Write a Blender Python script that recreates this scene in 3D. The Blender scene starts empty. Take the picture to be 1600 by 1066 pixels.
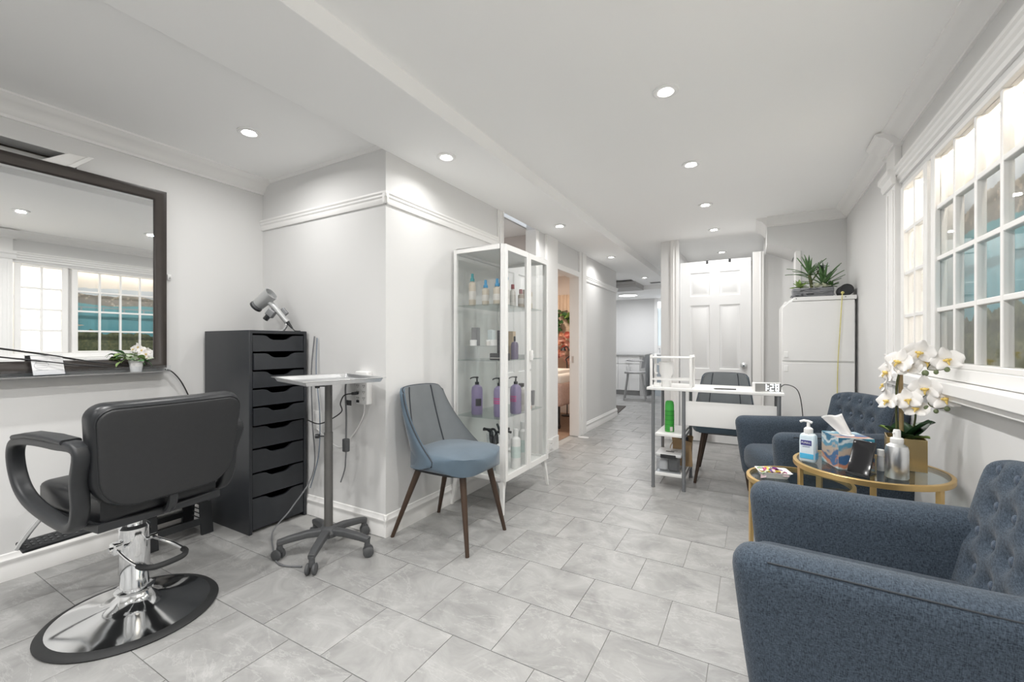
import bpy, math, random
from mathutils import Vector, Matrix, Euler
random.seed(7)
PI = math.pi
SC = bpy.context.scene
COL = SC.collection
R_ = math.radians

# ------------------------------------------------------------------ camera, world, exposure
cam_d = bpy.data.cameras.new('camera')
cam = bpy.data.objects.new('camera', cam_d); COL.objects.link(cam)
cam.location = (0, 0, 1.08)
cam.rotation_euler = (PI/2, 0, R_(29.48))
cam_d.sensor_width = 36; cam_d.lens = 36*668.7/1600
cam_d.shift_y = 5/1600
cam_d.clip_start = .02
SC.camera = cam
W = bpy.data.worlds.new('world'); SC.world = W; W.use_nodes = True
W.node_tree.nodes['Background'].inputs[0].default_value = (.9, .95, 1, 1)
W.node_tree.nodes['Background'].inputs[1].default_value = .6
SC.view_settings.view_transform = 'Standard'
SC.view_settings.look = 'None'
SC.view_settings.exposure = 0.32
SC.view_settings.gamma = 1
SC.view_settings.use_curve_mapping = False
SC.cycles.diffuse_bounces = 14
SC.cycles.glossy_bounces = 5
SC.cycles.transparent_max_bounces = 24
SC.cycles.max_bounces = 20
SC.cycles.caustics_reflective = False
SC.cycles.caustics_refractive = False
SC.cycles.sample_clamp_indirect = 4
POT = 6.6        # watts of one recessed downlight
WARM = (1.0, .985, .96)

# ------------------------------------------------------------------ materials
MATS = {}
def mat(name, col, rough=.55, metal=0, noise=None, bump=None, emit=0, spec=.5, coat=0, sheen=0, alpha=None):
    if name in MATS: return MATS[name]
    m = bpy.data.materials.new(name); m.use_nodes = True; MATS[name] = m
    nt = m.node_tree; b = nt.nodes['Principled BSDF']
    c = (*col, 1)
    b.inputs['Base Color'].default_value = c
    b.inputs['Roughness'].default_value = rough
    b.inputs['Metallic'].default_value = metal
    b.inputs['Specular IOR Level'].default_value = spec
    b.inputs['Coat Weight'].default_value = coat
    b.inputs['Sheen Weight'].default_value = sheen
    tc = nt.nodes.new('ShaderNodeTexCoord')
    if noise:
        sc, amt = noise[0], noise[1]; st = noise[2] if len(noise) > 2 else (1, 1, 1)
        mp = nt.nodes.new('ShaderNodeMapping'); mp.inputs['Scale'].default_value = st
        n = nt.nodes.new('ShaderNodeTexNoise'); n.inputs['Scale'].default_value = sc; n.inputs['Detail'].default_value = 4
        mx = nt.nodes.new('ShaderNodeMix'); mx.data_type = 'RGBA'
        mx.inputs[6].default_value = (*[max(0, v*(1-amt)) for v in col], 1)
        mx.inputs[7].default_value = (*[min(1, v*(1+amt)) for v in col], 1)
        nt.links.new(tc.outputs['Object'], mp.inputs[0]); nt.links.new(mp.outputs[0], n.inputs['Vector'])
        nt.links.new(n.outputs['Fac'], mx.inputs[0]); nt.links.new(mx.outputs[2], b.inputs['Base Color'])
    if bump:
        n = nt.nodes.new('ShaderNodeTexNoise'); n.inputs['Scale'].default_value = bump[0]; n.inputs['Detail'].default_value = 3
        bp = nt.nodes.new('ShaderNodeBump'); bp.inputs['Strength'].default_value = bump[1]; bp.inputs['Distance'].default_value = bump[2] if len(bump) > 2 else .002
        nt.links.new(tc.outputs['Object'], n.inputs['Vector']); nt.links.new(n.outputs['Fac'], bp.inputs['Height']); nt.links.new(bp.outputs[0], b.inputs['Normal'])
    if emit:
        b.inputs['Emission Color'].default_value = c; b.inputs['Emission Strength'].default_value = emit
    return m
def glass_mat(name, tint=(.93, .97, .96), refl=.04, rough=0.0):
    """thin clear sheet: straight-through tint plus an edge-on reflection"""
    m = bpy.data.materials.new(name); m.use_nodes = True; nt = m.node_tree; nt.nodes.clear()
    o = nt.nodes.new('ShaderNodeOutputMaterial'); t = nt.nodes.new('ShaderNodeBsdfTransparent'); g = nt.nodes.new('ShaderNodeBsdfGlossy')
    mx = nt.nodes.new('ShaderNodeMixShader'); lw = nt.nodes.new('ShaderNodeLayerWeight'); lw.inputs[0].default_value = .5
    pw = nt.nodes.new('ShaderNodeMath'); pw.operation = 'POWER'; pw.inputs[1].default_value = 4
    ma = nt.nodes.new('ShaderNodeMath'); ma.operation = 'MULTIPLY_ADD'; ma.inputs[1].default_value = .6; ma.inputs[2].default_value = refl
    t.inputs[0].default_value = (*tint, 1); g.inputs['Roughness'].default_value = rough
    nt.links.new(lw.outputs['Facing'], pw.inputs[0]); nt.links.new(pw.outputs[0], ma.inputs[0]); nt.links.new(ma.outputs[0], mx.inputs[0])
    nt.links.new(t.outputs[0], mx.inputs[1]); nt.links.new(g.outputs[0], mx.inputs[2]); nt.links.new(mx.outputs[0], o.inputs[0])
    MATS[name] = m; return m
def fabric_mat(name, c1, c2, scale=900, sheen=.3):
    m = bpy.data.materials.new(name); m.use_nodes = True; nt = m.node_tree; b = nt.nodes['Principled BSDF']; MATS[name] = m
    tc = nt.nodes.new('ShaderNodeTexCoord')
    outs = []
    for st in ((1, .25, .25), (.25, 1, 1)):
        mp = nt.nodes.new('ShaderNodeMapping'); mp.inputs['Scale'].default_value = st
        n = nt.nodes.new('ShaderNodeTexNoise'); n.inputs['Scale'].default_value = scale; n.inputs['Detail'].default_value = 2
        nt.links.new(tc.outputs['Object'], mp.inputs[0]); nt.links.new(mp.outputs[0], n.inputs['Vector']); outs.append(n)
    ad = nt.nodes.new('ShaderNodeMath'); ad.operation = 'ADD'
    nt.links.new(outs[0].outputs['Fac'], ad.inputs[0]); nt.links.new(outs[1].outputs['Fac'], ad.inputs[1])
    rp = nt.nodes.new('ShaderNodeMapRange'); rp.inputs[1].default_value = .7; rp.inputs[2].default_value = 1.3
    nt.links.new(ad.outputs[0], rp.inputs[0])
    mx = nt.nodes.new('ShaderNodeMix'); mx.data_type = 'RGBA'; mx.inputs[6].default_value = (*c1, 1); mx.inputs[7].default_value = (*c2, 1)
    nt.links.new(rp.outputs[0], mx.inputs[0]); nt.links.new(mx.outputs[2], b.inputs['Base Color'])
    bp = nt.nodes.new('ShaderNodeBump'); bp.inputs['Strength'].default_value = .25; bp.inputs['Distance'].default_value = .001
    nt.links.new(ad.outputs[0], bp.inputs['Height']); nt.links.new(bp.outputs[0], b.inputs['Normal'])
    b.inputs['Roughness'].default_value = .9; b.inputs['Sheen Weight'].default_value = sheen; b.inputs['Specular IOR Level'].default_value = .2
    return m
def tile_mat(name, brick=False):
    m = bpy.data.materials.new(name); m.use_nodes = True; nt = m.node_tree; b = nt.nodes['Principled BSDF']; MATS[name] = m
    ge = nt.nodes.new('ShaderNodeNewGeometry'); oi = nt.nodes.new('ShaderNodeObjectInfo')
    ml = nt.nodes.new('ShaderNodeMath'); ml.operation = 'MULTIPLY'; ml.inputs[1].default_value = 37
    nt.links.new(oi.outputs['Random'], ml.inputs[0])
    cx = nt.nodes.new('ShaderNodeCombineXYZ'); nt.links.new(ml.outputs[0], cx.inputs[2])
    va = nt.nodes.new('ShaderNodeVectorMath'); nt.links.new(ge.outputs['Position'], va.inputs[0]); nt.links.new(cx.outputs[0], va.inputs[1])
    n1 = nt.nodes.new('ShaderNodeTexNoise'); n1.inputs['Scale'].default_value = 5; n1.inputs['Detail'].default_value = 7; n1.inputs['Roughness'].default_value = .65; n1.inputs['Distortion'].default_value = .8
    n2 = nt.nodes.new('ShaderNodeTexNoise'); n2.inputs['Scale'].default_value = 2.2; n2.inputs['Detail'].default_value = 8; n2.inputs['Roughness'].default_value = .7; n2.inputs['Distortion'].default_value = .6
    mp = nt.nodes.new('ShaderNodeMapping'); mp.inputs['Rotation'].default_value = (0, 0, .6); mp.inputs['Scale'].default_value = (1, 2.4, 1)
    nt.links.new(va.outputs[0], n1.inputs['Vector']); nt.links.new(va.outputs[0], mp.inputs[0]); nt.links.new(mp.outputs[0], n2.inputs['Vector'])
    rp = nt.nodes.new('ShaderNodeValToRGB')
    rp.color_ramp.elements[0].position = .3; rp.color_ramp.elements[0].color = (.245, .245, .243, 1)
    rp.color_ramp.elements[1].position = .72; rp.color_ramp.elements[1].color = (.425, .424, .42, 1)
    nt.links.new(n1.outputs['Fac'], rp.inputs[0])
    vr = nt.nodes.new('ShaderNodeValToRGB')      # light veins
    e = vr.color_ramp.elements; e[0].position = .485; e[0].color = (0, 0, 0, 1); e[1].position = .5; e[1].color = (.4, .4, .4, 1)
    x = vr.color_ramp.elements.new(.515); x.color = (0, 0, 0, 1)
    nt.links.new(n2.outputs['Fac'], vr.inputs[0])
    mx = nt.nodes.new('ShaderNodeMix'); mx.data_type = 'RGBA'; mx.inputs[7].default_value = (.52, .518, .513, 1)
    nt.links.new(vr.outputs[0], mx.inputs[0]); nt.links.new(rp.outputs[0], mx.inputs[6]); nt.links.new(mx.outputs[2], b.inputs['Base Color'])
    b.inputs['Roughness'].default_value = .38; b.inputs['Specular IOR Level'].default_value = .45
    bp = nt.nodes.new('ShaderNodeBump'); bp.inputs['Strength'].default_value = .12; bp.inputs['Distance'].default_value = .002
    nt.links.new(n1.outputs['Fac'], bp.inputs['Height']); nt.links.new(bp.outputs[0], b.inputs['Normal'])
    return m
def vcol_mat(name, rough=.6, emit=0):
    m = bpy.data.materials.new(name); m.use_nodes = True; nt = m.node_tree; b = nt.nodes['Principled BSDF']; MATS[name] = m
    a = nt.nodes.new('ShaderNodeAttribute'); a.attribute_name = 'print'
    nt.links.new(a.outputs['Color'], b.inputs['Base Color']); b.inputs['Roughness'].default_value = rough
    return m

WALL = mat('wall_paint', (.725, .725, .722), .6, noise=(1.2, .012), bump=(220, .05))
CEIL = mat('ceiling_paint', (.94, .94, .936), .75, noise=(1.0, .012), bump=(180, .06))
TRIM = mat('white_trim', (.86, .855, .845), .4, noise=(2, .01))
FRAME_W = mat('window_white', (.86, .85, .835), .4, noise=(3, .01))
GROUT = mat('grout', (.40, .398, .39), .85, noise=(60, .08))
TILE = tile_mat('stone_tile')
CHROME = mat('chrome', (.85, .86, .87), .09, 1, noise=(6, .05))
STEEL = mat('brushed_steel', (.74, .75, .76), .28, 1, noise=(40, .05))
ALU = mat('aluminium', (.80, .81, .82), .33, 1, noise=(30, .06))
BLKPL = mat('black_plastic', (.022, .024, .027), .42, noise=(60, .15))
BLKLE = mat('black_leather', (.012, .0135, .016), .36, noise=(30, .15), bump=(420, .12, .001))
BLKWD = mat('black_brown_wood', (.026, .029, .034), .36, noise=(14, .25, (1, 1, .12)), bump=(90, .05))
DKFRAME = mat('espresso_frame', (.020, .014, .012), .28, noise=(20, .3, (1, .1, 1)))
RUBBER = mat('rubber', (.016, .017, .018), .65, noise=(80, .1))
GREYPL = mat('dark_grey_plastic', (.075, .078, .082), .55, noise=(50, .12))
GREYMT = mat('grey_metal', (.24, .25, .265), .4, .5, noise=(40, .06))
POLEMT = mat('bronze_grey_pole', (.13, .128, .124), .45, .4, noise=(30, .08))
WALNUT = mat('dark_walnut', (.055, .032, .02), .45, noise=(16, .4, (1, 1, .08)))
OAK = mat('light_oak', (.46, .31, .19), .5, noise=(14, .2, (1, 1, .1)))
GOLD = mat('brass_gold', (.66, .46, .20), .36, .75, noise=(40, .05))
VELVET = mat('blue_velvet', (.092, .132, .172), .75, noise=(7, .28), bump=(600, .15, .001), sheen=.3, spec=.25)
VELVIN = mat('grey_velvet', (.175, .19, .20), .8, noise=(7, .15), bump=(600, .15, .001), sheen=.3, spec=.25)
PIPE = mat('dark_piping', (.03, .036, .045), .7, noise=(90, .2))
TWEED = fabric_mat('blue_grey_tweed', (.018, .027, .040), (.082, .108, .142), 560, .12)
BUTTON = fabric_mat('button_tweed', (.04, .055, .08), (.11, .14, .185), 420, .1)
WHITEPL = mat('white_plastic', (.85, .85, .845), .35, noise=(5, .01))
WHITEMT = mat('white_lacquer', (.83, .83, .82), .3, noise=(5, .01))
WHITELAM = mat('white_laminate', (.82, .82, .815), .38, noise=(4, .012))
DOORW = mat('door_white', (.80, .805, .81), .4, noise=(3, .01))
GLASS = glass_mat('clear_glass', (.99, .995, .993), .025)
PANE = glass_mat('window_glass', (.98, .98, .98), .025)
TABLEGL = glass_mat('table_glass', (.88, .92, .91), .05)
ACRYL = glass_mat('clear_acrylic', (.95, .96, .97), .05)
MIRROR = mat('mirror_silver', (.90, .91, .915), .008, 1, noise=(1, .003))
LEAFG = mat('leaf_green', (.085, .18, .06), .45, noise=(12, .45))
LEAFL = mat('leaf_light_green', (.24, .36, .10), .5, noise=(14, .35))
LEAFD = mat('orchid_leaf', (.02, .065, .022), .35, noise=(10, .35))
PETAL = mat('white_petal', (.86, .84, .82), .55, noise=(20, .04))
LIPY = mat('yellow_lip', (.75, .55, .16), .5, noise=(60, .3))
STEMG = mat('stem_olive', (.10, .11, .04), .6, noise=(20, .3))
BUD = mat('bud_green', (.16, .20, .10), .5, noise=(30, .3))
BAMBOO = mat('bamboo', (.38, .27, .13), .5, noise=(18, .25, (1, 1, .2)))
STONE = mat('grey_slate', (.22, .225, .24), .7, noise=(14, .45, (1, 1, 4)), bump=(30, .4, .005))
CABLE = mat('black_cable', (.02, .02, .022), .5, noise=(40, .1))
CABLEG = mat('grey_cable', (.16, .165, .175), .5, noise=(40, .1))
LENS = mat('lamp_lens', (1, .97, .92), .4, emit=30, noise=(4, .01))
LED = mat('led_strip', (1, .90, .75), .4, emit=45, noise=(4, .01))
DARK = mat('dark_void', (.10, .095, .09), .9, noise=(5, .2)); HOLE = mat('rough_recess', (.50, .46, .42), .9, noise=(6, .35))
KRAFT = mat('kraft_paper', (.50, .34, .19), .75, noise=(14, .15), bump=(30, .3, .004))

# ------------------------------------------------------------------ mesh helpers
class MB:
    def __init__(s): s.v = []; s.f = []
    def add(s, vs, fs, M=None):
        o = len(s.v)
        s.v += [tuple(M @ Vector(p)) for p in vs] if M is not None else [tuple(p) for p in vs]
        s.f += [tuple(i+o for i in f) for f in fs]; return s
    def box(s, x0, x1, y0, y1, z0, z1, M=None):
        return s.add([(x0,y0,z0),(x1,y0,z0),(x1,y1,z0),(x0,y1,z0),(x0,y0,z1),(x1,y0,z1),(x1,y1,z1),(x0,y1,z1)],
                     [(0,3,2,1),(4,5,6,7),(0,1,5,4),(1,2,6,5),(2,3,7,6),(3,0,4,7)], M)
    def cyl(s, p0, p1, r0, r1=None, n=20, M=None, cap=True):
        p0, p1 = Vector(p0), Vector(p1); r1 = r0 if r1 is None else r1
        d = (p1-p0).normalized(); a = d.orthogonal().normalized(); b = d.cross(a)
        vs = []
        for p, r in ((p0, r0), (p1, r1)):
            vs += [p + (a*math.cos(2*PI*i/n) + b*math.sin(2*PI*i/n))*r for i in range(n)]
        fs = [(i, (i+1) % n, n+(i+1) % n, n+i) for i in range(n)]
        if cap: fs += [tuple(range(n-1, -1, -1)), tuple(range(n, 2*n))]
        return s.add(vs, fs, M)
    def lathe(s, prof, n=28, c=(0, 0, 0), M=None, sx=1, sy=1):
        vs = []; fs = []; m = len(prof)
        for i in range(n):
            a = 2*PI*i/n
            vs += [(c[0]+r*math.cos(a)*sx, c[1]+r*math.sin(a)*sy, c[2]+z) for r, z in prof]
        for i in range(n):
            j = (i+1) % n
            for k in range(m-1): fs.append((i*m+k, j*m+k, j*m+k+1, i*m+k+1))
        a, b = prof[0][0] > 1e-6, prof[-1][0] > 1e-6
        if a and b: fs += [(i*m+m-1, (i+1) % n*m+m-1, (i+1) % n*m, i*m) for i in range(n)]      # ring
        elif a: fs.append(tuple(i*m for i in range(n-1, -1, -1)))
        elif b: fs.append(tuple(i*m+m-1 for i in range(n)))
        return s.add(vs, fs, M)
    def tube(s, pts, r, n=8, closed=False, M=None, rz=None):
        pts = [Vector(p) for p in pts]; N = len(pts); vs = []; fs = []
        d0 = (pts[1]-pts[0]).normalized(); a = d0.orthogonal().normalized()
        for i, p in enumerate(pts):
            if closed: d = (pts[(i+1) % N]-pts[i-1]).normalized()
            else: d = (pts[min(i+1, N-1)]-pts[max(i-1, 0)]).normalized()
            a = (a-d*a.dot(d)).normalized(); b = d.cross(a)
            rr = r[i] if isinstance(r, (list, tuple)) else r
            vs += [p+(a*math.cos(2*PI*k/n)+b*math.sin(2*PI*k/n))*rr for k in range(n)]
        for i in range(N if closed else N-1):
            j = (i+1) % N
            fs += [(i*n+k, i*n+(k+1) % n, j*n+(k+1) % n, j*n+k) for k in range(n)]
        if not closed: fs += [tuple(range(n-1, -1, -1)), tuple((N-1)*n+k for k in range(n))]
        return s.add(vs, fs, M)
    def sweep(s, pts, prof, side, closed=False, M=None):
        """planar path, profile (a along side, b along in-plane normal)"""
        pts = [Vector(p) for p in pts]; N = len(pts); sd = Vector(side).normalized(); vs = []; fs = []; n = 0
        for i, p in enumerate(pts):
            if closed: d = (pts[(i+1) % N]-pts[i-1])
            else: d = (pts[min(i+1, N-1)]-pts[max(i-1, 0)])
            d = (d-sd*d.dot(sd)).normalized(); nn = sd.cross(d)
            pr = prof(i/(N-1)) if callable(prof) else prof
            n = len(pr); vs += [p+sd*a+nn*b for a, b in pr]
        for i in range(N if closed else N-1):
            j = (i+1) % N
            fs += [(i*n+k, i*n+(k+1) % n, j*n+(k+1) % n, j*n+k) for k in range(n)]
        if not closed: fs += [tuple(range(n-1, -1, -1)), tuple((N-1)*n+k for k in range(n))]
        return s.add(vs, fs, M)
    def extr(s, prof, p0, p1, out, up):
        """closed profile (o,u) swept straight from p0 to p1"""
        p0, p1, out, up = map(Vector, (p0, p1, out, up)); n = len(prof)
        vs = [p+out*o+up*u for p in (p0, p1) for o, u in prof]
        fs = [(i, (i+1) % n, n+(i+1) % n, n+i) for i in range(n)]+[tuple(range(n-1, -1, -1)), tuple(range(n, 2*n))]
        return s.add(vs, fs)
    def rbox(s, size, r, n=(6, 6, 6), c=(0, 0, 0), fn=None, M=None, squircle=None):
        hx, hy, hz = [q/2 for q in size]; seen = {}; vs = []; fs = []
        def pos(p):
            if squircle:
                ax, k = squircle; i, j = [q for q in range(3) if q != ax]; h = (hx, hy, hz)
                p = list(p); a, b = p[i]/h[i], p[j]/h[j]
                p[i] = a*math.sqrt(1-k*b*b/2)*h[i]; p[j] = b*math.sqrt(1-k*a*a/2)*h[j]
            q = Vector([max(-h+r, min(h-r, w)) for w, h in zip(p, (hx, hy, hz))]); d = Vector(p)-q
            if d.length > 1e-9 and sum(abs(w) > 1e-9 for w in d) > 1: d = d.normalized()*r*min(1, d.length/r if r > 0 else 1) if d.length < r else d.normalized()*r
            q = q+d
            if fn: q = Vector(fn(q))
            return q+Vector(c)
        def vid(p):
            k = tuple(round(w, 6) for w in p)
            if k not in seen: seen[k] = len(vs); vs.append(pos(p))
            return seen[k]
        def line(h, m):
            if r <= 0 or r >= h: return [-h+2*h*i/m for i in range(m+1)]
            e = [-h, -h+r*.3, -h+r*.65, -h+r]; mid = [(-h+r)+(2*h-2*r)*i/m for i in range(1, m)]
            return e+mid+[-w for w in reversed(e)]
        L = [line(h, m) for h, m in zip((hx, hy, hz), n)]
        for ax in range(3):
            i, j = [(1, 2), (2, 0), (0, 1)][ax]; h = (hx, hy, hz)[ax]
            for sg in (-1, 1):
                for a in range(len(L[i])-1):
                    for b in range(len(L[j])-1):
                        q = []
                        for da, db in ((0, 0), (1, 0), (1, 1), (0, 1)):
                            p = [0, 0, 0]; p[ax] = sg*h; p[i] = L[i][a+da]; p[j] = L[j][b+db]; q.append(vid(p))
                        fs.append(tuple(q if sg > 0 else reversed(q)))
        return s.add(vs, fs, M)
    def pad(s, outline, thick, edge, fn=None, M=None):
        """cushion pad in local yz: closed outline, rounded rim, x = thickness"""
        n = len(outline); rings = []
        hw = max(abs(p[0]) for p in outline); hh = max(abs(p[1]) for p in outline)
        def ring(ins, x): return [(x, p[0]*(1-ins/hw), p[1]*(1-ins/hh)) for p in outline]
        h = thick/2
        for sg in (-1, 1):
            R = [[(sg*h, p[0]*f, p[1]*f) for p in ring_] for f in (.02, .25, .5, .75, .9) for ring_ in [[(q[1], q[2]) for q in ring(edge, 0)]]]
            R += [ring(edge*(1-math.sin(k*PI/8)), sg*(h-edge+edge*math.cos(k*PI/8))) for k in range(0, 5)]
            rings += R if sg < 0 else R[::-1]
        vs = [p for r in rings for p in r]
        if fn: vs = [fn(Vector(p)) for p in vs]
        m = len(rings); fs = [(k*n+i, k*n+(i+1) % n, (k+1)*n+(i+1) % n, (k+1)*n+i) for k in range(m-1) for i in range(n)]
        fs += [tuple(range(n-1, -1, -1)), tuple((m-1)*n+i for i in range(n))]
        return s.add(vs, fs, M)
    def grid(s, fn, nu, nv, M=None):
        vs = [fn(i/nu, j/nv) for j in range(nv+1) for i in range(nu+1)]
        fs = [(j*(nu+1)+i, j*(nu+1)+i+1, (j+1)*(nu+1)+i+1, (j+1)*(nu+1)+i) for j in range(nv) for i in range(nu)]
        return s.add(vs, fs, M)
    def ball(s, c, r, nu=14, nv=9, sc=(1, 1, 1), M=None):
        pr = [(r*math.sin(PI*k/nv), -r*math.cos(PI*k/nv)) for k in range(nv+1)]
        vs = []; fs = []
        o = MB(); o.lathe(pr, nu)
        return s.add([(c[0]+p[0]*sc[0], c[1]+p[1]*sc[1], c[2]+p[2]*sc[2]) for p in o.v], o.f, M)
    def mesh(s, name, m, sharp=35):
        me = bpy.data.meshes.new(name); me.from_pydata(s.v, [], s.f); me.validate(); me.update()
        import bmesh
        bm = bmesh.new(); bm.from_mesh(me)
        bmesh.ops.remove_doubles(bm, verts=bm.verts, dist=1e-6)
        bmesh.ops.recalc_face_normals(bm, faces=bm.faces); bm.to_mesh(me); bm.free()
        for p in me.polygons: p.use_smooth = True
        me.set_sharp_from_angle(angle=R_(sharp))
        me.materials.append(m); return me

def place(o, loc=(0, 0, 0), rot=(0, 0, 0), parent=None, scale=None):
    COL.objects.link(o); o.location = loc; o.rotation_euler = rot
    if scale is not None: o.scale = (scale,)*3 if isinstance(scale, (int, float)) else scale
    if parent: o.parent = parent
    return o
def tag(o, label, cat, group=None, kind=None):
    o['label'] = label; o['category'] = cat
    if group: o['group'] = group
    if kind: o['kind'] = kind
    return o
def thing(name, label, cat, loc=(0, 0, 0), rz=0, group=None):
    o = bpy.data.objects.new(name, None); o.empty_display_size = .05
    place(o, loc, (0, 0, rz)); return tag(o, label, cat, group)
def part(name, mb, m, parent=None, bevel=0, loc=(0, 0, 0), rot=(0, 0, 0), sub=0, sharp=35, seg=2, scale=None):
    me = mb if isinstance(mb, bpy.types.Mesh) else mb.mesh(name, m, sharp)
    o = bpy.data.objects.new(name, me); place(o, loc, rot, parent, scale)
    if bevel:
        b = o.modifiers.new('bevel', 'BEVEL'); b.width = bevel; b.segments = seg; b.limit_method = 'ANGLE'; b.angle_limit = R_(40); b.harden_normals = False
    if sub:
        b = o.modifiers.new('sub', 'SUBSURF'); b.levels = sub; b.render_levels = sub
    return o
def solo(name, mb, m, label, cat, loc=(0, 0, 0), rot=(0, 0, 0), group=None, **k):
    return tag(part(name, mb, m, None, loc=loc, rot=rot, **k), label, cat, group)
def struct(name, mb, m, parent=None, bevel=0, **k):
    o = part(name, mb, m, parent, bevel, **k)
    if parent is None: o['kind'] = 'structure'
    return o
def sempty(name, loc=(0, 0, 0)):
    o = bpy.data.objects.new(name, None); place(o, loc); o['kind'] = 'structure'; return o
def copy_tree(o, parent=None):
    c = o.copy(); COL.objects.link(c); c.parent = parent
    for ch in o.children:
        if ch.type != 'LIGHT': copy_tree(ch, c)
    return c
def rrect(a, b, r, n=4):
    """rounded rectangle outline, half sizes a,b"""
    out = []
    for cx, cy, s in ((a-r, b-r, 0), (-a+r, b-r, 1), (-a+r, -b+r, 2), (a-r, -b+r, 3)):
        out += [(cx+r*math.cos(PI/2*(s+i/n)), cy+r*math.sin(PI/2*(s+i/n))) for i in range(n+1)]
    return out
def rrect4(a, b, rt, rb, n=8):
    out = []
    for cx, cy, r, q in ((a-rt, b-rt, rt, 0), (-a+rt, b-rt, rt, 1), (-a+rb, -b+rb, rb, 2), (a-rb, -b+rb, rb, 3)):
        out += [(cx+r*math.cos(PI/2*(q+i/n)), cy+r*math.sin(PI/2*(q+i/n))) for i in range(n+1)]
    res = []
    for i, p in enumerate(out):                     # subdivide long straight runs
        q = out[(i+1) % len(out)]; d = math.hypot(q[0]-p[0], q[1]-p[1]); k = max(1, int(d/.04))
        res += [(p[0]+(q[0]-p[0])*j/k, p[1]+(q[1]-p[1])*j/k) for j in range(k)]
    return res
def smooth(pts, n=6, closed=False):
    """catmull-rom"""
    P = [Vector(p) for p in pts]; N = len(P); out = []
    for i in range(N if closed else N-1):
        g = lambda k: P[k % N] if closed else P[max(0, min(N-1, k))]
        a, b, c, d = g(i-1), g(i), g(i+1), g(i+2)
        for k in range(n):
            t = k/n
            out.append(.5*((2*b)+(c-a)*t+(2*a-5*b+4*c-d)*t*t+(3*b-a-3*c+d)*t**3))
    if not closed: out.append(P[-1])
    return out
def prism(outline, z0, z1):
    """outline in xy, extruded z"""
    m = MB(); n = len(outline)
    m.add([(x, y, z) for z in (z0, z1) for x, y in outline], [(i, (i+1) % n, n+(i+1) % n, n+i) for i in range(n)]+[tuple(range(n-1, -1, -1)), tuple(range(n, 2*n))])
    return m
def text_part(body, size, m, parent, loc, rot, extrude=.0004, align='CENTER', name='lettering'):
    c = bpy.data.curves.new(name, 'FONT'); c.body = body; c.size = size; c.extrude = extrude; c.align_x = align; c.align_y = 'CENTER'
    tmp = bpy.data.objects.new(name, c); COL.objects.link(tmp); bpy.context.view_layer.update()
    me = bpy.data.meshes.new_from_object(tmp.evaluated_get(bpy.context.evaluated_depsgraph_get())); bpy.data.objects.remove(tmp)
    me.materials.clear(); me.materials.append(m); o = bpy.data.objects.new(name, me); place(o, loc, rot, parent); return o

# ================================================================== SETTING
XL, XR, XP = -2.98, .70, -1.80          # mirror wall, window wall, partition face
YA, YF, YB = 1.743, 4.65, -1.9          # alcove return wall, far wall, wall behind the camera
ZC, ZL, ZB = 2.25, 2.205, 2.166         # ceiling, alcove ceiling, beam underside

# ---- floor with single tiles
m = MB().box(-4.4, 1.0, YB-.1, 10.2, -.08, -.004)
floor = struct('floor', m, GROUT)
TW, TH = .337, .312
tile_me = MB().box(.0014, TW-.0014, .0014, TH-.0014, -.02, .0).mesh('tile', TILE)
def tile_obj(x0, x1, y0, y1):
    if abs(x1-x0-TW) < 1e-6 and abs(y1-y0-TH) < 1e-6: me = tile_me; 
    else: me = MB().box(.0014, x1-x0-.0014, .0014, y1-y0-.0014, -.02, 0).mesh('tile', TILE)
    o = bpy.data.objects.new('tile', me); COL.objects.link(o); o.parent = floor; o.location = (x0, y0, random.uniform(-.0004, .0004))
rest = MB()
for k in range(-10, 30):
    y0 = .963+TH*k; y1 = y0+TH
    off = -.635 if k % 2 == 0 else -.470
    for i in range(-12, 6):
        x0 = off+TW*i; x1 = x0+TW
        xa, xb = max(x0, XL), min(x1, XR)
        if y1 > YA+.05: xa = max(xa, XP) if y0 < 6.4 else max(xa, -3.4)
        if y0 > 5.15: xb = min(xb, -.70)
        if xb-xa < .03: continue
        if y0 > 6.0 or y1 < -.15 or (y1 < .9 and x0 > 0): rest.box(xa+.002, xb-.002, y0+.002, y1-.002, -.02, 0)
        else: tile_obj(xa, xb, y0, y1)
rest_o = part('tile_field', rest, TILE, floor); rest_o['kind'] = 'stuff'
# floor of the treatment room (warm boards)
WOODF = mat('warm_board', (.30, .20, .14), .5, noise=(5, .3, (1, 6, 1)))
for i in range(12):
    part('floor_board', MB().box(-3.6, XP-.1, 3.95+.2*i+.001, 3.95+.2*i+.199, -.02, .001), WOODF, floor)
solo('floor_mat', prism([(-2.05, 6.40), (-1.87, 6.40), (-1.83, 6.50), (-1.93, 7.42), (-2.6, 7.42), (-2.6, 6.40)], 0, .012), mat('dark_mat', (.09, .08, .075), .9, noise=(40, .3)),
     'dark brown floor mat at the end of the corridor wall', 'mat')
# sockets plate lying in the corridor floor
t = thing('floor_cover', 'small oval white cover plate on the corridor floor tiles', 'cover plate', (-1.72, 4.72, .0005))
part('rim', MB().lathe([(.055, 0), (.055, .004), (.045, .006), (.045, 0)], 24, sx=1.2, sy=.8), WHITEPL, t)
part('lid', MB().lathe([(.0, .004), (.043, .004), (.043, 0)], 24, sx=1.2, sy=.8), WHITELAM, t)

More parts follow.
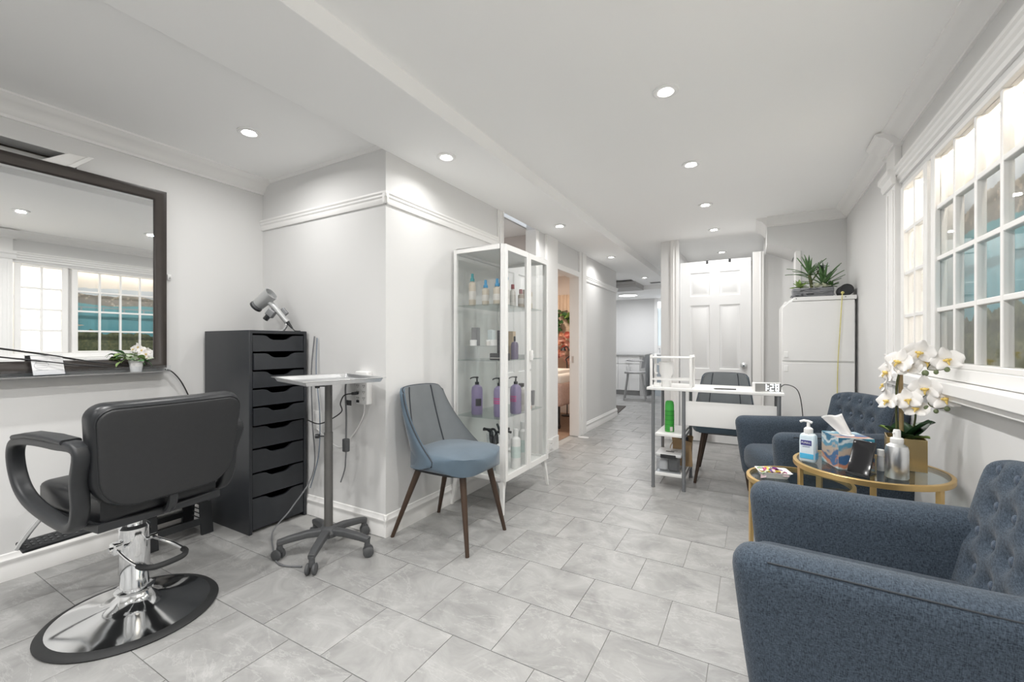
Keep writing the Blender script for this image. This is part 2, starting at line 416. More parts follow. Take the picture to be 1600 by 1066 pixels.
# ---- walls
m = MB()
YH = .80                                   # right end of the hole above the mirror
m.box(XL-.12, XL, YB, 0.20, 0, ZL).box(XL-.12, XL, .20, YH, 0, 1.90).box(XL-.12, XL, .20, YH, 2.028, ZL).box(XL-.12, XL, YH, YA+.05, 0, ZL)
wl = struct('wall_left', m, WALL)
m = MB().box(XL-.34, XL-.12, .1, .95, 1.85, 1.86).box(XL-.34, XL-.33, .1, .95, 1.85, 2.1).box(XL-.34, XL-.12, .1, .11, 1.85, 2.1).box(XL-.34, XL-.12, .94, .95, 1.85, 2.1).box(XL-.34, XL-.12, .1, .95, 2.1, 2.11)
part('recess', m, HOLE, wl)
part('header_strip', MB().box(XL-.14, XL-.10, .2, YH, 1.995, 2.014), TRIM, wl)
for y in (.30, .50, .665): part('dentil_block', MB().box(XL-.16, XL-.11, y, y+.055, 1.90, 1.992), TRIM, wl)
mb = prism([(.668, 1.958), (.765, 2.029), (.855, 2.033), (.785, 1.958)], 0, .028); mb.v = [(XL+p[2]-.004, p[0], p[1]) for p in mb.v]
o = part('moulding_return', mb, TRIM, wl, .004)
mb = prism([(.755, 1.958), (.832, 2.033), (.858, 2.033), (.784, 1.958)], .0, .014); mb.v = [(XL+.024+p[2], p[0], p[1]) for p in mb.v]
part('moulding_bead', mb, TRIM, wl, .003)

m = MB().box(XL, XP, YA, YA+.1, 0, ZC)
wr = struct('wall_alcove', m, WALL)
m = MB()
D0, D1 = 3.03, 3.64                        # door behind the cabinet
E0, E1 = 4.10, 4.76                        # open doorway
m.box(XP-.10, XP, YA+.1, D0, 0, ZC).box(XP-.10, XP, D1, E0, 0, ZC).box(XP-.10, XP, E0, E1, 1.885, ZC).box(XP-.10, XP, E1, 6.36, 0, ZC)
wp = struct('wall_partition', m, WALL)
m = MB().box(XP-.11, XP-.1, YA+.1, 3.9, 2.19, 2.2).box(-3.4, XP-.1, YA+.1, 3.9, ZC-.06, ZC-.05)   # the closet behind
struct('ceiling_closet', m, CEIL)
m = MB().box(-3.4, XP-.1, 3.85, 3.95, 0, ZC).box(-3.5, -3.4, YA, 6.4, 0, ZC).box(-3.4, XP-.1, 6.26, 6.36, 0, ZC)
struct('wall_back_rooms', m, mat('pinkish_paint', (.66, .62, .60), .7, noise=(1.2, .02)))
struct('ceiling_back_rooms', MB().box(-3.5, XP-.1, 3.95, 6.3, 2.15, 2.2), CEIL)
# window wall
WZ0, WZ1 = .985, 1.925
m = MB().box(XR, XR+.30, YB, 4.85, 0, WZ0).box(XR, XR+.30, YB, 4.85, WZ1, ZC).box(XR, XR+.30, YB, .55, WZ0, WZ1).box(XR, XR+.30, 3.04, 4.85, WZ0, WZ1)
m.box(XR+.125, XR+.30, .55, 3.04, WZ0, WZ1)
for y in (1.245, 1.725, 2.615): m.box(XR+.031, XR+.125, y-.02, y+.02, WZ0, WZ1)
wwr = struct('wall_right', m, WALL)
struct('wall_back', MB().box(XL, XR, YB-.1, YB, 0, ZC), WALL)
# far wall with the opening under the stair soffit
m = MB().box(.335, XR, YF, YF+.1, 0, ZC)
m.add([(.105, YF, 2.02), (.335, YF, 1.93), (.335, YF, ZC), (.105, YF, ZC), (.105, YF+.1, 2.02), (.335, YF+.1, 1.93), (.335, YF+.1, ZC), (.105, YF+.1, ZC)],
      [(0, 1, 2, 3), (7, 6, 5, 4), (0, 4, 5, 1), (1, 5, 6, 2), (2, 6, 7, 3), (3, 7, 4, 0)])
struct('wall_far', m, WALL)
m = MB().add([(.105, YF+.1, 2.02), (.335, YF+.1, 1.93), (.335, 5.20, 1.93), (.105, 5.20, 2.03), (.105, YF+.1, ZC), (.335, YF+.1, ZC), (.335, 5.2, ZC), (.105, 5.2, ZC)],
             [(3, 2, 1, 0), (4, 5, 6, 7), (0, 1, 5, 4), (1, 2, 6, 5), (2, 3, 7, 6), (3, 0, 4, 7)])
struct('stair_soffit', m, WALL)['kind'] = 'structure'
struct('wall_nook', MB().box(.09, .9, 5.20, 5.30, 0, ZC).box(.345, .36, YF+.1, 5.2, 0, 1.95), WALL)
struct('trim_1', MB().box(.325, .37, YF-.012, YF+.12, 0, 1.925), TRIM, bevel=.004)
t = part('hinge', MB().box(.318, .3255, YF+.05, YF+.075, 1.56, 1.66), STEEL, bpy.data.objects['trim_1'])
# wall and column left of the six-panel door, room behind it
struct('wall_column', MB().box(-.93, -.815, 5.12, 7.95, 0, ZC), WALL)
struct('wall_store', MB().box(-.815, .2, 6.9, 7.0, 0, ZC).box(.1, .2, 5.3, 6.9, 0, ZC), WALL)
# kitchen
m = MB().box(-3.5, -3.4, 6.4, 10, 0, ZC).box(-3.4, -.8, 9.75, 9.85, 0, ZC).box(-.93, -.83, 7.95, 9.75, 0, ZC).box(-3.4, XP-.1, 6.36, 6.40, 0, ZC)
struct('wall_kitchen', m, WALL)
struct('ceiling_kitchen', MB().box(-3.5, -.8, 8.10, 9.85, 2.09, 2.22).box(-3.5, XP-.01, 6.4, 8.1, 2.20, 2.25), CEIL)
# ceilings and beam
struct('ceiling', MB().box(-1.32, XR+.3, YB, 8.1, ZC, ZC+.06), CEIL)
struct('ceiling_alcove', MB().box(XL-.12, -1.70, YB, YA+.1, ZL, ZL+.06), CEIL)
struct('beam', MB().box(XP, -1.302, YB, 8.1, ZB, ZC+.02), CEIL, bevel=.004)

# ---- mouldings
CROWN = [(0, 0), (.012, 0), (.012, .012), (.022, .018), (.03, .03), (.045, .045), (.062, .052), (.075, .058), (.08, .066), (.088, .07), (.088, .078), (0, .078)]
CRBIG = [(a*1.15, b*1.15) for a, b in CROWN]
def crown(i, p0, p1, out, z, prof=CROWN):
    h = prof[-1][1]
    struct('trim_%d' % i, MB().extr(prof, (*p0, z-h), (*p1, z-h), out, (0, 0, 1)), TRIM)
crown(2, (XL, YB), (XL, YA), (1, 0, 0), ZL, CRBIG)
crown(3, (XR, YB), (XR, YF), (-1, 0, 0), ZC)
crown(4, (.105, YF), (XR, YF), (0, -1, 0), ZC)
crown(5, (.105, YF-.05), (.105, 5.12), (-1, 0, 0), ZC)
struct('trim_6', MB().extr([(0, 0), (.008, 0), (.014, .01), (.014, .022), (0, .022)], (XL, YA, ZL-.022), (XP, YA, ZL-.022), (0, -1, 0), (0, 0, 1)), TRIM)
RAIL = [(0, 0), (.010, 0), (.014, .010), (.014, .030), (.020, .038), (.020, .048), (.026, .056), (.026, .066), (0, .066)]
struct('trim_7', MB().extr(RAIL, (XL+.0, YA, 1.868), (XP+.025, YA, 1.868), (0, -1, 0), (0, 0, 1)), TRIM)
struct('trim_8', MB().extr(RAIL, (XP, YA-.025, 1.868), (XP, 2.93, 1.868), (1, 0, 0), (0, 0, 1)), TRIM)
struct('trim_9', MB().extr(RAIL, (XP, 4.95, 1.85), (XP, 6.38, 1.85), (1, 0, 0), (0, 0, 1)), TRIM)
BASEP = [(0, 0), (.016, 0), (.016, .055), (.012, .062), (.012, .078), (.016, .084), (.016, .094), (.008, .104), (.006, .118), (0, .122)]
def baseb(side, p0, p1, out): struct('baseboard_'+side, MB().extr(BASEP, (*p0, 0), (*p1, 0), out, (0, 0, 1)), TRIM)
baseb('left', (XL, YB), (XL, YA), (1, 0, 0)); baseb('alcove', (XL+.016, YA), (XP+.0152, YA), (0, -1, 0)); baseb('partition', (XP, YA-.0152), (XP, 2.95), (1, 0, 0))
baseb('corridor', (XP, 4.96), (XP, 6.38), (1, 0, 0)); baseb('right', (XR, YB), (XR, YF), (-1, 0, 0)); baseb('far', (.38, YF), (XR, YF), (0, -1, 0))
# upper frame strips on the partition
struct('trim_10', MB().box(XP, XP+.012, 2.94, 3.03, 0, ZB).box(XP+.012, XP+.02, 2.955, 2.965, 0, ZB).box(XP+.012, XP+.02, 3.005, 3.015, 0, ZB), TRIM, bevel=.002)
struct('trim_11', MB().box(XP-.102, XP+.012, D1-.012, D1+.05, 0, ZB), TRIM, bevel=.002)
struct('trim_12', MB().box(XP, XP+.03, 3.83, E0, .14, ZB).box(XP, XP+.04, 3.82, E0, 0, .14).box(XP-.1, XP, E0, E0+.018, 0, 1.885), TRIM, bevel=.003)
part('plinth_block', MB().box(XP+.04, XP+.052, 3.86, 3.93, .04, .09).box(XP+.04, XP+.052, 3.86, 3.93, .095, .13), TRIM, bpy.data.objects['trim_12'])
struct('trim_13', MB().box(XP-.1, XP+.02, E1-.018, E1, 0, 1.885).box(XP, XP+.022, E1-.0, E1+.09, 0, ZB).box(XP+.022, XP+.034, E1+.07, E1+.20, 0, ZB).box(XP-.1, XP+.022, E0, E1, 1.865, 1.925), TRIM, bevel=.003)
part('strike_plate', MB().box(XP-.07, XP-.045, E1-.0205, E1-.018, .86, .94), STEEL, bpy.data.objects['trim_13'])
struct('trim_14', MB().box(XP, XP+.012, 4.96, 5.02, 1.85, ZB), TRIM, bevel=.002)
struct('trim_15', MB().box(-.82, -.735, 5.10, 5.14, 0, ZC).box(-.80, -.79, 5.092, 5.10, 0, ZC).box(-.765, -.755, 5.092, 5.10, 0, ZC), TRIM, bevel=.002)
struct('trim_16', MB().box(-.012, .088, 5.09, 5.20, 0, 2.035).box(.055, .065, 5.082, 5.09, 0, 2.035), TRIM, bevel=.002)
struct('trim_17', MB().extr([(0, 0), (.02, .0), (.05, .03), (.05, .05), (.09, .07), (.09, .09), (0, .09)], (-3.3, 7.55, 2.08), (-1.78, 7.55, 2.08), (0, -1, 0), (0, 0, 1)).box(-3.3, -1.78, 7.55, 8.1, 2.08, 2.2), mat('grey_trim', (.42, .41, .40), .6, noise=(3, .03)))
# pilaster and crown block on the window wall, cornice, sill
def pilaster(i, y0, y1):
    o = struct('trim_%d' % i, MB().box(XR-.03, XR, y0, y1, 0, ZC-.07), TRIM, bevel=.002)
    part('fluting', MB().box(XR-.036, XR-.03, y0+.02, y0+.04, .2, 1.93).box(XR-.036, XR-.03, y1-.04, y1-.02, .2, 1.93), TRIM, o, .002)
    part('capital', MB().extr([(0, 0), (.012, 0), (.02, .02), (.02, .04), (.035, .055), (.035, .08), (0, .08)], (XR-.03, y0-.02, 1.955), (XR-.03, y1+.02, 1.955), (-1, 0, 0), (0, 0, 1)), TRIM, o)
    part('crown_block', MB().extr(CROWN, (XR-.03, y0-.03, ZC-.09), (XR-.03, y1+.03, ZC-.09), (-1, 0, 0), (0, 0, 1)).box(XR-.03, XR, y0-.03, y1+.03, ZC-.09, ZC-.01), TRIM, o)
pilaster(18, 3.07, 3.24); pilaster(19, 1.19, 1.30)
CORN = [(0, 0), (.012, 0), (.012, .02), (.022, .028), (.022, .042), (.03, .05), (.03, .066), (.038, .072), (.038, .085), (0, .085)]
struct('trim_20', MB().extr(CORN, (XR, .5, 1.955), (XR, 3.07, 1.955), (-1, 0, 0), (0, 0, 1)), TRIM)
struct('trim_21', MB().box(XR-.012, XR, .5, 3.07, .935, .985).box(XR-.065, XR, .45, 3.20, .885, .932).box(XR-.05, XR, .46, 3.19, .86, .885), TRIM, bevel=.004)

# ---- windows onto the lit mural box
def window(i, y0, y1, cols, rows=4, z0=1.005, z1=1.900):
    w = sempty('window_%d' % i, (XR, y0, z0)); H = z1-z0; L = y1-y0; st = .05
    for nm, b in (('stile', (-st, 0, -.02, H+.02)), ('stile', (L, L+st, -.02, H+.02)), ('rail', (0, L, -.02, 0)), ('rail', (0, L, H, H+.02))):
        part(nm, MB().box(-.012, .03, b[0], b[1], b[2], b[3]), FRAME_W, w, .003)
    for c in range(1, cols):
        part('muntin', MB().box(-.006, .022, L*c/cols-.010, L*c/cols+.010, 0, H), FRAME_W, w, .003)
    for r in range(1, rows):
        part('muntin', MB().box(-.005, .021, 0, L, H*r/rows-.010, H*r/rows+.010), FRAME_W, w, .003)
    pm = MB().box(.006, .009, .0, L/cols, .0, H/rows).mesh('pane', PANE)
    for c in range(cols):
        for r in range(rows): part('pane', pm, PANE, w, loc=(0, L*c/cols, H*r/rows))
    return w
window(1, 2.69, 2.99, 2); window(2, 1.79, 2.54, 4); window(3, 1.36, 1.66, 2); window(4, .82, 1.13, 2)
# mural print
def vnoise(seed):
    rnd = random.Random(seed); g = {}
    def f(x, y):
        xi, yi = math.floor(x), math.floor(y); fx, fy = x-xi, y-yi; fx = fx*fx*(3-2*fx); fy = fy*fy*(3-2*fy)
        def h(a, b):
            if (a, b) not in g: g[(a, b)] = rnd.random()
            return g[(a, b)]
        return (h(xi, yi)*(1-fx)+h(xi+1, yi)*fx)*(1-fy)+(h(xi, yi+1)*(1-fx)+h(xi+1, yi+1)*fx)*fy
    return f
N1, N2 = vnoise(1), vnoise(2)
def fbm(f, x, y, o=4): return sum(f(x*2**k, y*2**k)/2**(k+1) for k in range(o))
def mural_col(y, z):
    s = (2.62-y)                           # runs left to right as seen from the room
    far = 1.735+.05*fbm(N1, s*5, 0)-.02; near = 1.60+.16*fbm(N1, s*3.2+9, 3)
    if z > max(far, near): 
        k = (z-1.7)/.25; return (.80+.05*k, .78+.02*k, .74-.0*k)
    if z > near: return (.56, .62, .68)
    if z > 1.545+.012*math.sin(s*9):
        n = fbm(N2, s*34, z*44); q = fbm(N1, s*12, z*12)
        return (.20+.30*n*q+.05, .20+.26*n*q+.04, .17+.20*n*q+.05) if n < .62 else (.52, .47, .40)
    if 1.503 < z < 1.518: return (.34, .38, .40)
    if 1.455 < z <= 1.503 and (s*5.2) % 1 < .07: return (.34, .38, .40)
    tr = 1.16+.09*fbm(N1, s*7+3, 7)+.03*N2(s*40, 1)
    if z < tr:
        n = fbm(N2, s*60, z*60); return (.05+.22*n*n, .07+.20*n*n, .03+.10*n*n)
    if abs(z-1.31-.012*math.sin(s*14)) < .018*max(0, 1-abs(s-.86)/.12): return (.62, .52, .42)
    k = (z-1.1)/.45; n = fbm(N1, s*6, z*50)
    return (.07+.10*k+.03*n, .30+.10*k+.03*n, .36+.08*k+.03*n)
nu, nv = 170, 190
mb = MB(); mb.grid(lambda a, b: (XR+.10, 1.75+.84*a, .987+.936*b), nu, nv)
me = bpy.data.meshes.new('mural'); me.from_pydata(mb.v, [], mb.f); me.update()
at = me.color_attributes.new('print', 'FLOAT_COLOR', 'POINT')
for i, v in enumerate(me.vertices): at.data[i].color = (*mural_col(v.co.y, v.co.z), 1)
me.materials.append(vcol_mat('mural_print'))
o = bpy.data.objects.new('lake_mural', me); place(o); sm = o.modifiers.new('solid', 'SOLIDIFY'); sm.thickness = .01; sm.offset = 1 if False else -1
tag(o, 'printed lake and mountain panorama behind the wide paned window', 'mural')
for lab, y0, y1 in (('warm light strip at the top of the wide mural window box', 1.75, 2.59), ('warm light strip inside the narrow window box near the far wall', 2.64, 3.03), ('warm light strip inside the narrow window box reflected in the mirror', 1.27, 1.70), ('warm light strip inside the window box beyond the second pilaster', .6, 1.2)):
    t = thing('light_strip', lab, 'light strip', (XR+.052, (y0+y1)/2, 1.925), 0, 'light strips in the window boxes')
    h = (y1-y0)/2-.002
    part('channel', MB().box(-.012, .012, -h, h, -.012, 0), WHITEPL, t)
    part('diffuser', MB().box(-.009, .009, -h+.004, h-.004, -.018, -.012), LED, t)

BACKLIT = mat('backlit_panel', (1, .955, .88), .5, emit=.75, noise=(1.5, .02))
for lab, y0, y1 in (('backlit cream panel behind the narrow window beside the tall pilaster', 2.64, 3.035), ('backlit cream panel behind the narrow window reflected in the mirror', 1.27, 1.70), ('backlit cream panel behind the window past the second pilaster', .56, 1.22)):
    solo('backlit_screen', MB().box(XR+.108, XR+.122, y0, y1, .99, 1.90), BACKLIT, lab, 'light panel', group='backlit panels in the narrow window boxes', bevel=.002)

# ---- recessed downlights
def make_pot():
    t = thing('recessed_downlight', 'x', 'downlight', group='recessed ceiling downlights')
    part('trim_ring', MB().lathe([(.037, 0), (.037, -.007), (.05, -.009), (.057, -.005), (.057, 0)], 32), WHITEPL, t)
    part('baffle', MB().lathe([(.037, -.006), (.029, -.002), (.029, 0), (.037, 0)], 28), WHITEMT, t)
    part('lens', MB().lathe([(0, -.006), (.016, -.005), (.028, -.002), (.028, 0), (0, 0)], 24), LENS, t)
    return t
pot0 = make_pot(); first = True
def pot(x, y, z, label, watts=POT, spread=R_(170)):
    global first
    t = pot0 if first else copy_tree(pot0); first = False
    t.location = (x, y, z); t['label'] = label
    l = bpy.data.lights.new('downlight_beam', 'AREA'); l.shape = 'DISK'; l.size = .06; l.energy = watts; l.color = WARM; l.spread = spread
    lo = bpy.data.objects.new('downlight_beam', l); place(lo, (0, 0, -.014), parent=t)
    return t
for n, (y, lab) in enumerate(((-.70, 'ceiling downlight over the open floor behind the armchairs'), (.22, 'ceiling downlight between the styling chair and the window wall'), (1.145, 'ceiling downlight above the near armchair front'), (2.07, 'largest ceiling downlight in view, over the gold tables'), (2.99, 'second ceiling downlight from the viewer in the window side row'),
        (3.92, 'third ceiling downlight in the window side row, above the desk'), (4.81, 'ceiling downlight just in front of the six panel door'), (6.04, 'downlight seen in the gap above the six panel door'))):
    pot(-.355, y, ZC, lab, POT*(1.45 if y < 1.5 else 1.15 if y < 3.5 else .68))
for y, lab in ((-1.0, 'beam downlight at the closed end of the room'), (.33, 'beam downlight nearest to the styling chair'), (1.97, 'glaring beam downlight in front of the display cabinet corner'), (3.63, 'second downlight along the beam, near the display cabinet'), (5.25, 'third downlight along the beam, above the corridor'), (7.13, 'last downlight along the beam, next to the kitchen')):
    pot(-1.55, y, ZB, lab, POT*(1.45 if y < 1 else .24 if y < 4 else .38 if y < 6 else 1.0), R_(150))
pot(-2.33, 1.29, ZL, 'alcove downlight above the black drawer tower', POT*.62, R_(165)); pot(-2.33, -.1, ZL, 'alcove downlight above the end of the long mirror', POT*1.1, R_(165))

# ================================================================== DOORS
def panel_door(name, w, h, panels, handle, loc, rz, m=DOORW):
    """door leaf in local xz (x 0..w, front = -y), panels recessed with raised field"""
    d = sempty(name, loc); d.rotation_euler.z = rz
    xs = sorted({0, w}|{p for a in panels for p in (a[0], a[1])}); zs = sorted({0, h}|{p for a in panels for p in (a[2], a[3])})
    mb = MB()
    for i in range(len(xs)-1):
        for j in range(len(zs)-1):
            cx, cz = (xs[i]+xs[i+1])/2, (zs[j]+zs[j+1])/2
            if not any(a[0] < cx < a[1] and a[2] < cz < a[3] for a in panels): mb.box(xs[i], xs[i+1], 0, .035, zs[j], zs[j+1])
    part('leaf', mb, m, d)
    for a in panels:
        x0, x1, z0, z1 = a; q = MB()
        def ring(i, y): return [(x0+i, y, z0+i), (x1-i, y, z0+i), (x1-i, y, z1-i), (x0+i, y, z1-i)]
        vs = ring(0, 0)+ring(.008, .009)+ring(.022, .010)+ring(.036, .003)+ring(.036, .003)
        fs = []
        for k in range(3):
            for e in range(4): fs.append((k*4+e, k*4+(e+1) % 4, k*4+4+(e+1) % 4, k*4+4+e))
        fs.append((12, 13, 14, 15)); q.add(vs, fs)
        q.box(x0, x1, .02, .035, z0, z1)
        part('panel', q, m, d)
    return d
W6, H6 = .70, 1.985
px0, px1, px2, px3 = .105, .305, .40, .60
d1 = panel_door('door_1', W6, H6, [(a, b, z0, z1) for a, b in ((px0, px1), (px2, px3)) for z0, z1 in ((.16, .68), (.80, 1.50), (1.60, 1.86))], None, (-.727, 5.15, .01), 0)
k = part('knob', MB().lathe([(0, 0), (.032, 0), (.032, .006), (.012, .01), (.011, .03), (.022, .036), (.029, .048), (.027, .062), (.012, .068), (0, .068)], 24), STEEL, d1, loc=(W6-.065, 0, .845), rot=(PI/2, 0, 0))
part('keyhole', MB().lathe([(0, .0685), (.011, .0685), (.009, .0715), (0, .0715)], 16), CHROME, d1, loc=(W6-.065, 0, .845), rot=(PI/2, 0, 0))
for x, lab in ((.28, 'black hook over the six panel door top, nearer the column'), (.50, 'black hook over the six panel door top, nearer the knob side')):
    t = thing('door_hook', lab, 'hook', (-.727+x, 5.15, .01+H6), 0, 'black over-door hooks')
    part('strap', MB().box(-.011, .011, -.003, .038, 0, .004).box(-.011, .011, -.005, -.001, -.03, .004).box(-.011, .011, .036, .039, -.03, .004), BLKPL, t)
    part('peg', MB().cyl((0, -.005, -.022), (0, -.02, -.015), .004), BLKPL, t)
# white door behind the display cabinet, lever handle
d2 = panel_door('door_2', D1-D0-.01, 1.84, [(.08, .26, .16, .70), (.34, .52, .16, .70), (.08, .26, .82, 1.70), (.34, .52, .82, 1.70)], None, (XP-.04, D0+.005, .01), PI/2)
lv = part('lever', MB().lathe([(0, 0), (.026, 0), (.026, .008), (.01, .012), (.009, .045), (0, .045)], 20), STEEL, d2, loc=(.07, 0, .95), rot=(PI/2, 0, 0))
part('grip', MB().rbox((.12, .014, .018), .006, (3, 2, 2), c=(.05, .0, .045), M=Matrix.Rotation(0, 4, 'X')), STEEL, lv, rot=(0, 0, 0))
t = thing('air_grille', 'dark grille seen through the gap above the display cabinet', 'grille', (-2.55, 3.845, 2.0))
part('backing', MB().box(-.3, .3, -.008, 0, -.05, .05), DARK, t)
for i in range(7): part('slat', MB().box(-.29, .29, -.02, -.008, -.045+.0135*i, -.039+.0135*i), GREYMT, t)

# ================================================================== ALCOVE
# mirror
t = thing('wall_mirror', 'large wall mirror in a dark espresso frame above the narrow ledge', 'mirror', (XL, 0, 0))
MY0, MY1, MZ0, MZ1 = -.62, 1.168, .945, 1.955
fw = .055
FP = [(0, 0), (.034, 0), (.034, .014), (.026, .028), (.024, .044), (.016, fw), (0, fw)]
def mitre(mb, corners, prof, out):
    """frame: corners in plane, profile (o out of wall, i inward)"""
    n = len(corners); c = sum((Vector(q) for q in corners), Vector())/n; P = []
    for q in corners:
        q = Vector(q); s = Vector((0, 1 if c.y > q.y else -1, 1 if c.z > q.z else -1))
        P.append([q+Vector(out)*o+s*i for o, i in prof])
    k = len(prof); vs = [p for r in P for p in r]; fs = []
    for a in range(n):
        b = (a+1) % n
        fs += [(a*k+e, a*k+(e+1) % k, b*k+(e+1) % k, b*k+e) for e in range(k)]
    return mb.add(vs, fs)
part('frame', mitre(MB(), [(0, MY0, MZ0), (0, MY1, MZ0), (0, MY1, MZ1), (0, MY0, MZ1)], FP, (1, 0, 0)), DKFRAME, t)
part('glass', MB().box(.004, .012, MY0+fw-.004, MY1-fw+.004, MZ0+fw-.004, MZ1-fw+.004), MIRROR, t)
t = thing('wall_hook', 'small clear hook stuck on the wall beside the mirror frame', 'hook', (XL, 1.192, 1.47))
part('base', MB().rbox((.008, .018, .035), .003, (2, 2, 2), c=(.004, 0, 0)), WHITEPL, t)
part('hook_arm', MB().tube(smooth([(.008, 0, 0), (.02, 0, -.008), (.024, 0, .004)], 4), .003), WHITEPL, t)
# ledge
t = thing('mirror_ledge', 'narrow clear acrylic ledge fixed below the mirror', 'shelf', (XL, 0, .93))
part('shelf_board', MB().box(0, .10, -.7, 1.16, -.006, 0), mat('ledge_metal', (.30, .30, .30), .3, .3, noise=(20, .1)), t, .001)
part('front_lip', MB().box(.096, .10, -.7, 1.16, 0, .03), ACRYL, t)
part('screw', MB().cyl((.1, 1.14, .008), (.103, 1.14, .008), .003, n=10), CHROME, t)
# sign card in acrylic holder
t = thing('sign_holder', 'clear acrylic card holder with white price card on the ledge', 'sign', (XL+.058, .69, .9305), R_(14))
tilt = Matrix.Rotation(R_(-14), 4, 'Y')
part('stand', MB().box(0, .003, -.062, .062, 0, .10, tilt).box(-.012, .03, -.062, .062, 0, .003), ACRYL, t, .0006)
c = part('card', MB().box(.0032, .0038, -.058, .058, .004, .097, tilt), mat('card_white', (.84, .84, .85), .5, noise=(6, .01)), t)
PRT = mat('print_grey', (.52, .53, .55), .6, noise=(40, .1))
for i, (a, b, z) in enumerate(((-.05, .002, .078), (-.044, -.006, .068), (-.046, -.002, .058), (-.042, -.008, .048), (-.044, -.004, .038), (-.046, -.002, .026), (.014, .05, .083))):
    part('print_line', MB().box(.0039, .0042, a, b, z, z+.0022, tilt), PRT, c)
part('print_swirl', MB().tube([tilt @ Vector((.0042, -.024+.026*math.cos(q*PI/10), .05+.021*math.sin(q*PI/10))) for q in range(16)], .0016, 6), mat('print_light', (.66, .67, .69), .6, noise=(40, .1)), c)
# ledge plant
def leaf_mesh(name, L, w, m, bend=.35, n=6, cup=.15):
    mb = MB(); mb.grid(lambda a, b: ((a-.5)*2*w*math.sin(PI*min(.98, max(.02, b**.75)))**.8, L*b, -bend*L*b*b+cup*w*abs(a-.5)*2), 4, n)
    return mb.mesh(name, m, 180)
t = thing('ledge_plant', 'small variegated ivy in a white pot on the mirror ledge', 'plant', (XL+.055, 1.02, .9305))
part('pot', MB().lathe([(0, 0), (.024, 0), (.031, .05), (.033, .052), (.033, .06), (.029, .06), (.027, .052), (0, .05)], 24), WHITEPL, t)
VAR = mat('variegated_leaf', (.30, .44, .16), .5, noise=(40, .6)); VAR2 = mat('pale_leaf', (.52, .60, .45), .5, noise=(40, .4)); VAR3 = mat('mid_leaf', (.10, .24, .09), .5, noise=(40, .5))
lm = [leaf_mesh('leaf', .04, .018, q, .5) for q in (VAR, VAR2, VAR3)]
for i in range(34):
    a = random.uniform(0, 2*PI); el = random.uniform(-.5, .9); rr = random.uniform(.01, .05)
    part('leaf', lm[i % 3], None, t, loc=(rr*.6*math.cos(a), 1.35*rr*math.sin(a)-.012, .065+random.uniform(-.012, .035)), rot=(el, random.uniform(-.4, .4), a-PI/2), scale=random.uniform(.6, 1.15))
# cords hanging in front of the mirror
solo('power_cable', MB().tube(smooth([(XL+.036, -.63, 1.16), (XL+.05, -.2, 1.14), (XL+.06, .30, 1.10), (XL+.05, .62, 1.045), (XL+.048, .85, .99), (XL+.05, 1.0, .965), (XL+.055, 1.10, .957)], 8), .0032), CABLE, 'upper black cord sagging across the mirror bottom', 'cord')
solo('power_cable', MB().tube(smooth([(XL+.036, -.63, 1.10), (XL+.055, -.2, 1.09), (XL+.066, .30, 1.058), (XL+.062, .60, 1.012), (XL+.06, .80, .975), (XL+.062, .90, .962)], 8), .003), CABLE, 'lower black cord sagging across the mirror behind the card', 'cord')
solo('power_cable', MB().tube(smooth([(XL+.02, 1.165, .935), (XL+.03, 1.2, .915), (XL+.03, 1.25, .84), (XL+.03, 1.30, .70), (XL+.03, 1.33, .5)], 8), .0035), CABLE, 'black cord dropping from the mirror ledge end behind the chair', 'cord')

# drawer tower
AX0, AX1, AY0, AY1, AH = -2.955, -2.472, 1.368, 1.724, 1.16
t = thing('drawer_tower', 'tall black-brown drawer tower with nine cut-out drawers', 'drawer unit', (AX0, AY0, 0))
wd, dp = AY1-AY0, AX1-AX0
part('body', MB().box(0, dp, 0, .018, 0, AH).box(0, dp, wd-.018, wd, 0, AH).box(0, dp, .018, wd-.018, AH-.018, AH).box(0, .012, .018, wd-.018, 0, AH-.018).box(.02, dp-.03, .018, wd-.018, .008, .03), BLKWD, t, .0015)
hs = [.175, .128, .128, .122, .097, .094, .094, .094, .094]
z = .022
gap = (AH-.018-.022-sum(hs))/9
for i, hgt in enumerate(hs):
    x1 = dp-.004 + (.018 if i in (4, 7) else 0) + (.004 if i in (5, 6) else 0)
    cut = [(.0, hgt), (0, 0), (wd-.042, 0), (wd-.042, hgt)]
    c0 = (wd-.042)/2; top = [(c0+.095, hgt), (c0+.075, hgt-.005), (c0+.055, hgt-.02), (c0+.035, hgt-.026), (c0-.035, hgt-.026), (c0-.055, hgt-.02), (c0-.075, hgt-.005), (c0-.095, hgt)]
    outl = [(0, 0), (wd-.042, 0), (wd-.042, hgt)]+top+[(0, hgt)]
    mb = prism(outl, 0, .018); mb.v = [(x1-.018+p[2], .021+p[0], z+p[1]) for p in mb.v]
    dr = part('drawer', mb, BLKWD, t, .0015)
    part('drawer_box', MB().box(.03, x1-.018, .022, .03, z, z+hgt*.7).box(.03, x1-.018, wd-.03, wd-.022, z, z+hgt*.7).box(.03, x1-.018, .03, wd-.03, z, z+.006).box(.03, .036, .03, wd-.03, z, z+hgt*.7), BLKPL, dr)
    z += hgt+gap
